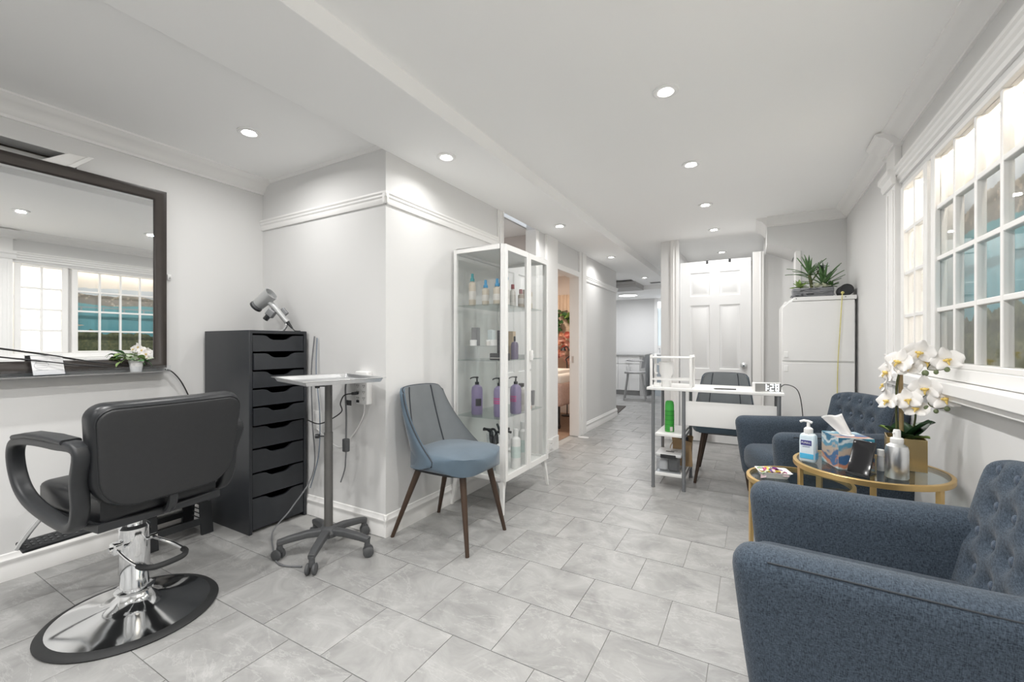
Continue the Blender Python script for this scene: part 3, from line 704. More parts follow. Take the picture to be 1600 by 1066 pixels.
# hair dryer on stand
DB = Matrix.Translation((-2.62, 1.62, AH)) @ Matrix.Rotation(R_(29.5), 4, 'Z')   # local x = to the right, z up
t = thing('hair_dryer', 'silver hair dryer tilted in a stand on top of the drawer tower', 'hair dryer', (-2.62, 1.62, AH), R_(29.5))
SILV = mat('silver_plastic', (.52, .53, .535), .35, .45, noise=(20, .05)); SILD = mat('dark_silver', (.26, .265, .275), .4, .4, noise=(20, .08))
ax = Vector((.78, -.1, .61)).normalized(); bc = Vector((-.075, 0, .205))
part('barrel', MB().lathe([(.030, -.062), (.037, -.055), (.041, .0), (.043, .05), (.043, .056), (.038, .056), (.036, .03), (0, .03)], 28, M=Matrix.Translation(bc) @ Vector((0, 0, 1)).rotation_difference(ax).to_matrix().to_4x4()), SILV, t)
nz = part('nozzle_ring', MB().lathe([(.034, -.082), (.039, -.082), (.039, -.073), (.034, -.073)], 28, M=Matrix.Translation(bc) @ Vector((0, 0, 1)).rotation_difference(ax).to_matrix().to_4x4()), BLKPL, t)
part('nozzle_band', MB().lathe([(.0, -.074), (.034, -.074), (.036, -.06), (0, -.06)], 28, M=Matrix.Translation(bc) @ Vector((0, 0, 1)).rotation_difference(ax).to_matrix().to_4x4()), SILD, nz)
part('handle', MB().tube(smooth([(-.055, 0, .19), (-.01, 0, .15), (.04, 0, .09), (.068, 0, .058)], 6), [.017+.0*i for i in range(19)], 14), SILV, t)
part('cord_sleeve', MB().cyl((.066, 0, .06), (.098, 0, .02), .012, .005, 14), BLKPL, t)
part('cord', MB().tube(smooth([(.098, 0, .02), (.112, 0, .006), (.118, .01, .004), (.122, .05, .004), (.10, .08, .004)], 5), .003), CABLE, t)
st = part('stand', MB().tube(smooth([(.02, .0, .004), (.045, 0, .012), (.06, 0, .035), (.055, 0, .06)], 5), .007, 10).rbox((.09, .07, .008), .003, (3, 3, 2), c=(.0, .01, .004)), STEEL, t)
part('cradle', MB().rbox((.05, .035, .05), .008, (2, 2, 2), M=Matrix.Translation((-.03, -.012, .115)) @ Matrix.Rotation(R_(38), 4, 'Y')).rbox((.035, .02, .05), .006, (2, 2, 2), M=Matrix.Translation((.035, .02, .125)) @ Matrix.Rotation(R_(-42), 4, 'Y')), SILD, t)
part('clamp_knob', MB().cyl((-.062, -.02, .075), (-.04, -.02, .10), .016, n=16), BLKPL, t)

# styling chair (local +x = front)
t = thing('styling_chair', 'black leather salon styling chair with round chrome base', 'salon chair', (-2.165, .75, 0), R_(185))
part('base_rim', MB().lathe([(.235, .0), (.275, .0), (.279, .006), (.272, .014), (.25, .02), (.235, .018)], 64), RUBBER, t)
part('base_plate', MB().lathe([(.252, .012), (.252, .019), (.20, .030), (.12, .046), (.075, .062), (.058, .085), (.052, .10), (0, .10)], 64), CHROME, t)
part('collar', MB().lathe([(.058, .095), (.064, .10), (.064, .108), (.054, .114), (.0, .114)], 40), CHROME, t)
part('column', MB().lathe([(.0, .10), (.046, .10), (.046, .165), (.049, .17), (.049, .35), (.04, .362), (.0, .362)], 40), CHROME, t)
part('piston', MB().lathe([(.0, .35), (.027, .35), (.027, .44), (0, .44)], 28), CHROME, t)
lv = part('pump_lever', MB().tube(smooth([(.0, .06, .285), (-.13, .075, .272), (-.215, .07, .262), (-.24, .04, .258), (-.24, -.04, .258), (-.215, -.07, .262), (-.13, -.075, .272), (.0, -.06, .285)], 6), .0065, 10), CHROME, t)
part('lever_grip', MB().tube(smooth([(-.19, .074, .265), (-.215, .07, .262), (-.24, .04, .258), (-.24, -.04, .258), (-.215, -.07, .262), (-.19, -.074, .265)], 6), .0105, 10), RUBBER, lv)
part('lever_pivot', MB().cyl((.0, -.075, .285), (0, .082, .285), .010, n=16).rbox((.04, .03, .045), .006, (2, 2, 2), c=(0, .058, .285)), CHROME, lv)
part('seat_plate', MB().box(-.13, .13, -.11, .11, .425, .44).box(-.2, .14, -.03, .03, .44, .452), BLKPL, t, .003)
part('seat', MB().rbox((.48, .40, .10), .035, (8, 8, 3), c=(.02, 0, .505), squircle=(2, .22), fn=lambda p: (p.x, p.y, p.z+.012*(1-(p.x/.25)**2)*(1-(p.y/.21)**2)*(p.z > 0))), BLKLE, t)
part('seat_base', MB().rbox((.48, .42, .03), .012, (6, 6, 2), c=(.01, 0, .453), squircle=(2, .2)), BLKPL, t)
lean = Matrix.Translation((-.255, 0, .70)) @ Matrix.Rotation(R_(-5), 4, 'Y')
bf_ = lambda p: (p.x+.28*p.y*p.y, p.y*(1+.06*p.z/.18), p.z)
OB = rrect4(.236, .183, .055, .105)
part('backrest', MB().pad(OB, .085, .028, bf_, lean), BLKLE, t, sharp=50)
part('back_panel', MB().pad([(y*.95, z*.93) for y, z in OB], .014, .006, bf_, lean @ Matrix.Translation((-.0395, 0, -.004))), mat('back_vinyl', (.020, .021, .023), .5, noise=(50, .15), bump=(420, .2, .001)), t, sharp=50)
part('piping', MB().tube([lean @ Vector(bf_(Vector((-.040, y*.955, z*.94-.003)))) for y, z in OB], .0032, 6, True), BLKLE, t)
part('back_bracket', MB().tube(smooth([(-.16, 0, .455), (-.235, 0, .458), (-.265, 0, .50), (-.255, 0, .56)], 5), .016, 10), BLKPL, t)
for sy in (1, -1):
    pts = smooth([(-.245, 0, .735), (-.10, 0, .742), (.08, 0, .74), (.215, 0, .722), (.262, 0, .675), (.258, 0, .60), (.215, 0, .535), (.12, 0, .492), (-.06, 0, .462), (-.16, 0, .468), (-.205, 0, .53), (-.215, 0, .63)], 5, True)
    part('armrest', MB().sweep([(p.x, p.y+sy*(.234+.020*(p.z-.45)/.3), p.z) for p in pts], rrect(.024, .017, .012, 3), (0, 1, 0), True), BLKPL, t)
    part('arm_pad', MB().sweep([(p[0], sy*.253, p[1]) for p in [(-.18, .758), (-.06, .762), (.10, .758), (.20, .742)]], rrect(.028, .009, .008, 3), (0, 1, 0)), BLKPL, t)
part('care_tag', MB().box(-.262, -.24, -.240, -.236, .74, .775), WHITEPL, t)
fr = part('footrest', MB().rbox((.075, .34, .016), .006, (3, 8, 2), M=Matrix.Translation((.50, 0, .235)) @ Matrix.Rotation(R_(-18), 4, 'Y')), BLKPL, t)
for sy in (-.12, .12):
    part('footrest_rod', MB().tube(smooth([(.22, sy, .455), (.33, sy, .43), (.43, sy*1.3, .32), (.50, sy*1.45, .235)], 5), .010, 12), CHROME, t)
tr = []
for i in range(-8, 9):
    for j in (-1, 0, 1): tr.append((j*.019+(.0095 if i % 2 else 0)-.004, i*.019))
mb = MB()
for a, b in tr: mb.box(a-.005, a+.005, b-.004, b+.004, .008, .0105, Matrix.Translation((.50, 0, .235)) @ Matrix.Rotation(R_(-18), 4, 'Y'))
part('tread_studs', mb, GREYPL, fr)

# folding step stool
t = thing('step_stool', 'black plastic folding step stool by the wall behind the chair', 'step stool', (-2.83, 1.14, 0))
part('step_top', MB().rbox((.21, .27, .02), .006, (3, 3, 2), c=(0, 0, .215)), BLKPL, t)
for sx in (-1, 1):
    T = Matrix.Translation((sx*.10, 0, .105)) @ Matrix.Rotation(R_(-sx*7), 4, 'Y')
    mb = MB()
    for b in ((-.14, .14, .075, .105), (-.16, -.10, -.105, .075), (.10, .16, -.105, .075), (-.10, .10, -.045, -.010), (-.15, .15, -.105, -.08) if sx < 0 else (-.10, -.099, -.05, -.045)):
        mb.box(-.008, .008, b[0], b[1], b[2], b[3], T)
    part('side_panel', mb, BLKPL, t, .002)
mb = MB()
for i in range(7): mb.box(-.09, .09, -.15, -.145, .03+.026*i, .034+.026*i).box(-.09, .09, .145, .15, .03+.026*i, .034+.026*i)
part('folding_ribs', mb, BLKPL, t)
part('hinge_rod', MB().cyl((.118, -.14, .196), (.118, .14, .196), .006, n=10), BLKPL, t)

# rolling tray trolley
t = thing('tray_trolley', 'rolling salon trolley with square aluminium tray and five castors', 'trolley', (-1.935, 1.475, 0), 0)
part('hub', MB().lathe([(0, .075), (.045, .08), (.05, .10), (.04, .125), (.024, .135), (0, .135)], 24), GREYPL, t)
for k in range(5):
    a = R_(-128+72*k); M = Matrix.Rotation(a, 4, 'Z')
    if k == 3: pass
    part('leg', MB().sweep([(.02, 0, .105), (.10, 0, .105), (.19, 0, .092), (.235, 0, .082)], lambda q: rrect(.021-.005*q, .018-.004*q, .008, 3), (0, 1, 0), M=M).cyl((.226, 0, .05), (.226, 0, .085), .014, n=14, M=M), GREYPL, t, .001)
    cs = part('castor', MB().rbox((.03, .018, .034), .006, (2, 2, 2), c=(.226, 0, .048), M=M), GREYPL, t)
    M2 = M @ Matrix.Translation((.232, 0, .0265)) @ Matrix.Rotation(R_(35*(k % 3-1)), 4, 'Z')
    for sy in (-1, 1): part('wheel', MB().lathe([(0, -.009), (.020, -.009), (.0262, -.005), (.0262, .005), (.020, .009), (.0, .009)], 24, M=M2 @ Matrix.Translation((0, sy*.016, 0)) @ Matrix.Rotation(PI/2, 4, 'X')), GREYPL, cs)
part('outer_pole', MB().cyl((0, 0, .12), (0, 0, .62), .0215, n=24), POLEMT, t)
part('inner_pole', MB().cyl((0, 0, .62), (0, 0, .885), .0185, n=24), POLEMT, t)
for z, l in ((.60, .05), (.862, .05)):
    part('clamp_knob', MB().cyl((-.015, -.012, z), (-.045, -.03, z), .004, n=10).cyl((-.040, -.026, z), (-.055, -.036, z), .012, n=14), BLKPL, t)
T = Matrix.Rotation(R_(-15), 4, 'Z')
tw, th_ = .205, .185
def tray_ring(a, z): return [(sx*(tw+a), sy*(th_+a), z) for sx, sy in ((-1, -1), (1, -1), (1, 1), (-1, 1))]
rings = [tray_ring(-.004, .888), tray_ring(.008, .908), tray_ring(.022, .910), tray_ring(.024, .907), tray_ring(.010, .905), tray_ring(.0, .885)]
mb = MB(); vs = [p for r in rings for p in r]; fs = [(0, 1, 2, 3), (20, 23, 22, 21)]
for k in range(5): fs += [(k*4+e, k*4+(e+1) % 4, k*4+4+(e+1) % 4, k*4+4+e) for e in range(4)]
mb.add(vs, fs, T); part('tray', mb, ALU, t, .002)
part('tray_mount', MB().cyl((0, 0, .878), (0, 0, .886), .05, n=20), POLEMT, t)

# power strip on the alcove wall
t = thing('power_strip', 'white multi-socket surge outlet plugged on the alcove wall', 'power outlet', (-1.955, YA, .83))
part('housing', MB().rbox((.10, .04, .19), .008, (2, 2, 2), c=(0, -.02, 0)), WHITEPL, t)
for sx in (-.024, .024):
    for k in range(4):
        mb = MB()
        for q in (-.006, .006): mb.box(sx+q-.0014, sx+q+.0014, -.0412, -.040, .045-.035*k, .053-.035*k)
        mb.cyl((sx, -.0412, .039-.035*k), (sx, -.04, .039-.035*k), .0022, n=8)
        part('socket', mb, DARK, t)
part('switch', MB().box(-.035, -.012, -.043, -.04, -.085, -.07), BLKPL, t, .001)
t = thing('plug', 'grey plug with thick cord in the upper socket of the surge outlet', 'plug', (-1.979, YA-.041, .875))
part('plug_body', MB().cyl((0, 0, 0), (-.0, -.035, 0), .016, .012, 14), BLKPL, t)
part('cord', MB().tube(smooth([(0, -.03, 0), (-.03, -.05, -.01), (-.055, -.04, -.06), (-.06, -.03, -.20), (-.062, -.03, -.34)], 8), .005), CABLEG, t)
part('warning_tag', MB().box(-.06, -.015, -.032, -.031, -.145, -.115), BLKPL, t)
part('adapter_brick', MB().rbox((.034, .03, .075), .006, (2, 2, 2), c=(-.062, -.03, -.375)), GREYPL, t)
part('lower_cord', MB().tube(smooth([(-.062, -.03, -.41), (-.066, -.03, -.46), (-.085, -.02, -.52), (-.12, -.02, -.60)], 6), .004), CABLEG, t)
t = thing('plug', 'flat black plug with thin cord in the lower socket of the surge outlet', 'plug', (-1.979, YA-.041, .80))
part('plug_body', MB().rbox((.022, .04, .016), .005, (2, 2, 2), c=(0, -.02, 0)), BLKPL, t)
part('cord', MB().tube(smooth([(0, -.035, 0), (-.04, -.06, -.01), (-.085, -.05, -.06), (-.12, -.02, -.12), (-.30, -.02, -.20), (-.42, -.02, -.19)], 8), .0035), CABLE, t)
t = thing('wall_outlet', 'white duplex outlet plate low on the alcove wall beside the drawers', 'outlet', (-2.40, YA, .60))
part('plate', MB().rbox((.075, .006, .12), .002, (2, 1, 2), c=(0, -.003, 0)), WHITEPL, t)
part('socket', MB().box(-.014, .014, -.008, -.006, .012, .045).box(-.014, .014, -.008, -.006, -.045, -.012), WHITELAM, t)
solo('white_cable', MB().tube(smooth([(-1.955, YA-.012, .735), (-1.97, YA-.012, .66), (-2.06, YA-.012, .54), (-2.18, YA-.012, .46), (-2.38, YA-.012, .55)], 8), .0035), WHITEPL, 'white cord looping down the alcove wall below the outlet', 'cord')
solo('grey_cable', MB().tube(smooth([(-2.40, YA-.015, 1.13), (-2.41, YA-.03, .9), (-2.40, YA-.03, .6), (-2.36, YA-.05, .3), (-2.36, 1.55, .12), (-2.36, 1.44, .03), (-2.20, 1.34, .006), (-2.02, 1.26, .006), (-1.9, 1.30, .006)], 10), .0042), CABLEG, 'long grey cord hanging beside the drawers down to the floor', 'cord')
solo('grey_cable', MB().tube(smooth([(-2.375, YA-.015, 1.12), (-2.37, YA-.025, .9), (-2.33, YA-.03, .65), (-2.34, YA-.03, .4), (-2.42, YA-.03, .18)], 10), .0034), mat('blue_grey_cable', (.20, .24, .30), .5, noise=(40, .1)), 'thin blue grey cord hanging beside the drawer tower', 'cord')

# ================================================================== DINING CHAIRS (front = +x)
def make_dining(label):
    t = thing('dining_chair', label, 'chair', group='blue velvet side chairs')
    part('seat', MB().rbox((.47, .46, .085), .038, (12, 12, 3), c=(.03, 0, .445), squircle=(2, .82), fn=lambda p: (p.x, p.y*(1-.0*p.x), p.z+.018*(1-(p.x/.235)**2)*(1-(p.y/.23)**2)*(p.z > 0)-.01*(p.x > .1)*(p.x-.1)/.13)), VELVET, t)
    part('seat_pan', MB().rbox((.40, .38, .02), .008, (5, 5, 2), c=(.02, 0, .395), squircle=(2, .6)), BLKPL, t)
    def shell(s, v, off=0):
        s = s*2-1
        z = .400+.425*v
        w = (.232-.062*v**1.2)+off*.6; e = (.045+.27*(1-v)**1.7)*min(1, .62+.38*math.sqrt(min(1, v/.14))); xb = -.205-.055*v; z += .022*(1-v)**6*abs(s)**2
        a = s*PI/2; rr = max(0, (v-.93)/.07)
        return (xb+e*(1-math.cos(a))**1.0-off, w*math.sin(a)*(1-.03*rr*rr), z-.02*rr*rr*abs(s)**6+.012*v*(1-s*s))
    inner = MB(); inner.grid(lambda a, b: shell(a, b, -.012), 36, 22)
    o = part('backrest', inner, VELVIN, t, sharp=180)
    outer = MB(); outer.grid(lambda a, b: shell(a, b, .012), 36, 22)
    n = len(inner.v)
    # outer skin with closing rim
    allm = MB(); allm.v = [shell(i/36, j/22, .012) for j in range(23) for i in range(37)]+[shell(i/36, j/22, -.011) for j in range(23) for i in range(37)]
    Q = 23*37; idx = lambda i, j: j*37+i
    allm.f = [(idx(i, j), idx(i+1, j), idx(i+1, j+1), idx(i, j+1)) for j in range(22) for i in range(36)]
    for i in range(36):
        for j in (0, 22): allm.f.append((idx(i, j), idx(i+1, j), idx(i+1, j)+Q, idx(i, j)+Q))
    for j in range(22):
        for i in (0, 36): allm.f.append((idx(i, j), idx(i, j+1), idx(i, j+1)+Q, idx(i, j)+Q))
    part('back_shell', allm, VELVET, t, sharp=60)
    for s in (.30, .70):
        part('piping', MB().tube([shell(s, .04+.95*k/14, -.014) for k in range(15)], .0035, 6), PIPE, o)
    part('edge_piping', MB().tube([shell(0, k/16, -.002) for k in range(17)]+[shell(k/24, 1, 0) for k in range(1, 25)]+[shell(1, 1-k/16, -.002) for k in range(1, 17)], .004, 6), PIPE, o)
    for sx, sy in ((1, 1), (1, -1), (-1, 1), (-1, -1)):
        part('leg', MB().cyl((.02+sx*.145, sy*.125, .40), ((.24 if sx > 0 else -.262), sy*(.186 if sx > 0 else .203), 0), .019, .0105, 18), WALNUT, t)
    return t
c1 = make_dining('blue velvet side chair with dark legs beside the glass display cabinet')
c1.location = (-1.502, 1.96, 0)
c2 = copy_tree(c1); c2.location = (-.215, 3.84, 0); c2.rotation_euler.z = -PI/2
c2['label'] = 'blue velvet side chair pushed in behind the white desk'
mb = MB(); rr = random.Random(3); mb.grid(lambda a, b: ((a-.5)*.05, (b-.5)*.07, rr.uniform(0, .018)), 5, 6)
o = solo('paper_slip', mb, WHITEPL, 'crumpled white paper slip on the seat edge of the velvet side chair', 'paper', (-1.50, 2.10, .475), sharp=180)
sm = o.modifiers.new('solid', 'SOLIDIFY'); sm.thickness = .001

# ================================================================== DISPLAY CABINET
CX0, CX1, CY0, CY1, CZ0, CZ1 = -1.775, -1.385, 2.335, 2.985, .20, 1.72
t = thing('display_cabinet', 'white metal display cabinet with glass sides and two glass doors', 'display cabinet', (CX0, CY0, 0))
dx, dy = CX1-CX0, CY1-CY0; pw = .022
mb = MB()
for x in (0, dx-pw):
    for y in (0, dy-pw): mb.box(x, x+pw, y, y+pw, CZ0, CZ1)
for z in (CZ0, CZ1-.03):
    mb.box(pw, dx-pw, 0, pw, z, z+.03).box(pw, dx-pw, dy-pw, dy, z, z+.03).box(0, pw, pw, dy-pw, z, z+.03)
mb.box(dx-pw, dx, pw, dy-pw, CZ1-.03, CZ1).box(dx-pw, dx, pw, dy-pw, CZ0, CZ0+.03)
part('frame', mb, WHITEMT, t, .002)
part('top_panel', MB().box(pw, dx-pw, pw, dy-pw, CZ1-.012, CZ1-.002), WHITEMT, t)
part('bottom_panel', MB().box(pw, dx-pw, pw, dy-pw, CZ0+.004, CZ0+.02), WHITEMT, t)
for sx, sy in ((0, 0), (0, 1), (1, 0), (1, 1)):
    x = .0 if sx == 0 else dx; y = 0 if sy == 0 else dy; ox = 1 if sx == 0 else -1; oy = 1 if sy == 0 else -1
    mb = MB(); vs = []
    for z, w, e in ((CZ0, .045, 0), (CZ0-.05, .028, -.004), (0, .018, -.022)):
        x0, y0 = x+ox*e*.6, y+oy*e
        vs += [(x0, y0, z), (x0+ox*w, y0, z), (x0+ox*w, y0+oy*w, z), (x0, y0+oy*w, z)]
    fs = [(0, 1, 2, 3), (11, 10, 9, 8)]
    for k in range(2): fs += [(k*4+e, k*4+4+e, k*4+4+(e+1) % 4, k*4+(e+1) % 4) for e in range(4)]
    mb.add(vs, fs); part('leg', mb, WHITEMT, t, .002)
part('side_glass', MB().box(pw, dx-pw, .009, .013, CZ0+.03, CZ1-.03), GLASS, t)
part('side_glass', MB().box(pw, dx-pw, dy-.013, dy-.009, CZ0+.03, CZ1-.03), GLASS, t)
part('rear_glass', MB().box(.009, .013, pw, dy-pw, CZ0+.03, CZ1-.03), GLASS, t)
SHZ = (.60, .975, 1.342)
for z in SHZ: part('shelf', MB().box(.016, dx-.03, .016, dy-.016, z-.006, z), mat('shelf_glass_solid', (.8, .9, .88), .1) if False else TABLEGL, t)
sd = .018
for k, (y0, y1) in enumerate(((0.002, dy/2-.002), (dy/2+.002, dy-.002))):
    mb = MB(); f = .03
    mb.box(dx, dx+sd, y0, y0+f, CZ0+.005, CZ1-.002).box(dx, dx+sd, y1-f, y1, CZ0+.005, CZ1-.002).box(dx, dx+sd, y0+f, y1-f, CZ0+.005, CZ0+.045).box(dx, dx+sd, y0+f, y1-f, CZ1-.04, CZ1-.002)
    d = part('door', mb, WHITEMT, t, .002)
    part('door_glass', MB().box(dx+.007, dx+.011, y0+f, y1-f, CZ0+.045, CZ1-.04), GLASS, d)
    if k == 1:
        part('handle', MB().rbox((.02, .024, .075), .006, (2, 2, 2), c=(dx+sd+.01, y0+.016, 1.0)), WHITEMT, d)
        part('lock', MB().cyl((dx+sd, y0+.016, .90), (dx+sd+.004, y0+.016, .90), .007, n=14), STEEL, d)

# bottles; local base z=0
def bottle(name, label, cat, loc, prof, m, capprof=None, capm=None, group=None, label_band=None, pump=None, n=24, sx=1, sy=1, neck=None, rz=0):
    t = thing(name, label, cat, loc, rz, group)
    part('body', MB().lathe(prof, n, sx=sx, sy=sy), m, t)
    if capprof: part('cap', MB().lathe(capprof, n), capm, t)
    if label_band:
        z0, z1, r, lm = label_band
        part('label_print', MB().lathe([(r, z0), (r+.0006, z0), (r+.0006, z1), (r, z1)], n, sx=sx, sy=sy), lm, t)
    if pump:
        zp, pm, L = pump
        p = part('pump', MB().lathe([(.0, zp), (.014, zp), (.014, zp+.018), (.006, zp+.02), (.005, zp+.042), (.010, zp+.044), (.010, zp+.054), (0, zp+.056)], 18), pm, t)
        part('spout', MB().tube([(0, 0, zp+.05), (-L*.5, -L*.3, zp+.05), (-L*.9, -L*.5, zp+.045), (-L, -L*.55, zp+.038)], .0042, 8), pm, p)
    return t
CLEAR_TAN = mat('tan_translucent', (.56, .50, .42), .25, noise=(10, .06)); TEALC = mat('teal_cap', (.05, .30, .33), .4, noise=(8, .05)); BLUEC = mat('blue_cap', (.05, .27, .50), .4, noise=(8, .05))
OFFW = mat('ivory_plastic', (.74, .72, .69), .35, noise=(8, .03)); REDC = mat('maroon_cap', (.30, .07, .08), .4, noise=(8, .05)); BRONZ = mat('taupe_plastic', (.42, .35, .29), .4, noise=(8, .05))
PURP = mat('lilac_plastic', (.27, .23, .37), .32, noise=(8, .05)); PURPD = mat('deep_purple', (.20, .17, .26), .25, noise=(8, .08)); PINKT = mat('pink_print', (.50, .12, .28), .5, noise=(30, .2)); GREYC = mat('charcoal_box', (.06, .06, .065), .5, noise=(20, .15)); GREYB = mat('grey_box', (.25, .25, .26), .5, noise=(10, .1))
LBL = mat('label_grey', (.62, .60, .57), .5, noise=(80, .15)); LBLR = mat('label_red', (.52, .12, .06), .5, noise=(60, .2))
def rc(h, r, nk=.010): return [(0, 0), (r*.92, 0), (r, .005), (r, h*.86), (r*.92, h*.94), (nk, h), (nk, h+.006), (0, h+.006)]
sg = 'bottles on the top cabinet shelf'
Z3 = SHZ[2]
def spraycap(h): return [(0, h), (.015, h), (.015, h+.016), (.010, h+.022), (.009, h+.052), (0, h+.054)]
top = [(-1.68, 2.42, .165, CLEAR_TAN, TEALC, .024, 'tan bottle with teal spray top, first on the top cabinet shelf'),
       (-1.575, 2.425, .115, CLEAR_TAN, BLUEC, .024, 'short tan bottle with bright blue spray top on the top cabinet shelf'),
       (-1.56, 2.60, .15, OFFW, BLUEC, .020, 'white bottle with blue top standing behind two tan bottles'),
       (-1.49, 2.435, .12, CLEAR_TAN, BLUEC, .026, 'second short tan bottle with blue spray top beside the white bottle'),
       (-1.435, 2.46, .165, OFFW, BLUEC, .022, 'tall white bottle with blue cap behind the cabinet corner post')]
for i, (x, y, h, m1, m2, r, lab) in enumerate(top):
    bottle('spray_bottle', lab, 'bottle', (x, y, Z3), rc(h, r), m1, spraycap(h+.003), m2, sg, (h*.25, h*.6, r, LBL))
for x, y, h, m1, m2, lab in ((-1.52, 2.70, .135, OFFW, REDC, 'white bottle with dark red cap on the top cabinet shelf'), (-1.47, 2.73, .10, BRONZ, REDC, 'small taupe bottle with red cap on the top cabinet shelf'), (-1.53, 2.90, .12, BRONZ, BRONZ, 'taupe bottle with taupe cap at the end of the top shelf'), (-1.45, 2.83, .13, CLEAR_TAN, BRONZ, 'tan bottle with brown cap on the top cabinet shelf')):
    bottle('product_bottle', lab, 'bottle', (x, y, Z3), rc(h, .021), m1, [(0, h+.002), (.013, h+.002), (.012, h+.035), (0, h+.036)], m2, sg, (h*.3, h*.7, .021, LBL))
Z2 = SHZ[1]
t = thing('acrylic_riser', 'clear acrylic riser on the second cabinet shelf', 'riser', (-1.60, 2.52, Z2))
part('riser_top', MB().box(-.15, .12, -.09, .09, .09, .094), ACRYL, t); part('riser_leg', MB().box(-.15, -.146, -.09, .09, 0, .09), ACRYL, t); part('riser_leg', MB().box(.116, .12, -.09, .09, 0, .09), ACRYL, t)
zr = Z2+.0945
solo('product_box', MB().box(-.022, .022, -.022, .022, 0, .125), GREYB, 'tall grey carton standing on the acrylic riser', 'box', (-1.68, 2.46, zr), bevel=.001)
solo('product_box', MB().box(-.02, .02, -.02, .02, 0, .11), mat('pale_box', (.60, .66, .67), .4, noise=(8, .05)), 'pale blue carton standing on the acrylic riser', 'box', (-1.60, 2.54, zr), bevel=.001)
for x, y, m_, lab in ((-1.68, 2.432, WHITEPL, 'white round tin in front of the grey carton on the riser'), (-1.575, 2.475, OFFW, 'ivory round tin in front of the pale carton on the riser'), (-1.53, 2.455, WHITEMT, 'white round tin at the edge of the acrylic riser')):
    t = thing('round_tin', lab, 'tin', (x, y, zr), 0, 'round tins on the acrylic riser')
    part('tin_body', MB().lathe([(0, 0), (.024, 0), (.024, .03), (0, .03)], 24), m_, t); part('tin_lid', MB().lathe([(.0, .03), (.025, .03), (.025, .04), (.0, .041)], 24), WHITEPL, t)
solo('product_box', MB().box(-.03, .03, -.02, .02, 0, .15), GREYC, 'tall charcoal carton behind the cabinet corner post', 'box', (-1.44, 2.42, Z2+.045), bevel=.001)
t = thing('brush_set', 'flat charcoal case lying on the second cabinet shelf', 'case', (-1.46, 2.42, Z2))
part('case', MB().rbox((.13, .05, .045), .004, (2, 2, 2), c=(0, 0, .0225)), GREYC, t); part('case_print', MB().box(-.06, .06, -.0255, -.025, .012, .016), LBL, t)
bottle('product_bottle', 'dark purple flat bottle on the second cabinet shelf', 'bottle', (-1.46, 2.62, Z2), [(0, 0), (.024, 0), (.026, .01), (.026, .10), (.02, .118), (.007, .122), (.007, .128), (0, .128)], PURPD, [(0, .128), (.008, .128), (.007, .16), (0, .161)], BLKPL)
solo('product_box', MB().box(-.02, .02, -.02, .02, 0, .2), mat('tan_box', (.60, .47, .33), .5, noise=(8, .08)), 'tan carton at the back of the second cabinet shelf', 'box', (-1.56, 2.76, Z2), bevel=.001)
solo('product_box', MB().box(-.05, .05, -.04, .04, 0, .03), WHITEPL, 'flat white carton on the second cabinet shelf', 'box', (-1.47, 2.80, Z2), bevel=.001)
Z1 = SHZ[0]
LP = [(0, 0), (.036, 0), (.039, .006), (.039, .165), (.034, .188), (.018, .20), (.013, .203), (0, .203)]
for x, y, lab, pr in ((-1.655, 2.44, 'lilac pump bottle near the wall on the third cabinet shelf', GREYC), (-1.475, 2.44, 'lilac pump bottle with pink print on the third cabinet shelf', PINKT), (-1.44, 2.60, 'third lilac pump bottle mostly hidden behind the pink printed one', PINKT)):
    b = bottle('pump_bottle', lab, 'bottle', (x, y, Z1), LP, PURP, None, None, 'lilac pump bottles', None, (.203, BLKPL, .04))
    if pr is PINKT:
        for k, zz in enumerate((.115, .098, .085)):
            part('label_print', MB().grid(lambda a, q: (.0397*math.cos(R_(-150+95*a)), .0397*math.sin(R_(-150+95*a)), zz+.010*q), 10, 1), pr, b)
    else: part('label_print', MB().grid(lambda a, q: (.0397*math.cos(R_(-70+60*a)), .0397*math.sin(R_(-70+60*a)), .06+.05*q), 10, 1), pr, b)
bottle('product_bottle', 'white bottle with grey cap on the third cabinet shelf', 'bottle', (-1.45, 2.70, Z1), rc(.17, .022), OFFW, [(0, .176), (.02, .176), (.02, .20), (0, .202)], GREYPL, None, (.05, .13, .022, LBL))
t = thing('product_tube', 'small jar with red label on the third cabinet shelf', 'jar', (-1.42, 2.69, Z1)); t.location.y = 2.76
part('jar_body', MB().lathe([(0, 0), (.018, 0), (.018, .06), (0, .062)], 20), OFFW, t); part('label_print', MB().lathe([(.0181, .012), (.0187, .012), (.0187, .035), (.0181, .035)], 20), LBLR, t)
t = thing('product_tube', 'grey squeeze tube standing at the end of the third cabinet shelf', 'tube', (-1.46, 2.90, Z1))
part('tube_body', MB().lathe([(0, 0), (.016, 0), (.016, .02), (.018, .03), (.02, .12), (.02, .13)], 20, sx=.8), GREYB, t); part('tube_cap', MB().lathe([(0, -.0), (.0165, 0), (.0165, .02), (0, .02)], 20), OFFW, t)
ZQ = CZ0+.02
def white_bottle(x, y, lab, h=.22, r=.034):
    bottle('white_bottle', lab, 'bottle', (x, y, ZQ), rc(h, r, .014), WHITEPL, [(0, h+.006), (.016, h+.006), (.017, h+.05), (.012, h+.055), (0, h+.055)], WHITEPL, 'white bottles in the cabinet bottom', (h*.35, h*.7, r, mat('mint_label', (.62, .72, .70), .5, noise=(60, .15))))
white_bottle(-1.44, 2.60, 'white flip-cap bottle in front in the cabinet bottom'); white_bottle(-1.45, 2.72, 'tall white bottle deeper in the cabinet bottom', .25, .03); white_bottle(-1.47, 2.45, 'white bottle behind the cabinet corner post at the bottom', .20)
t = thing('clip_basket', 'clear tub with black hair clips in the cabinet bottom', 'tub', (-1.55, 2.53, ZQ))
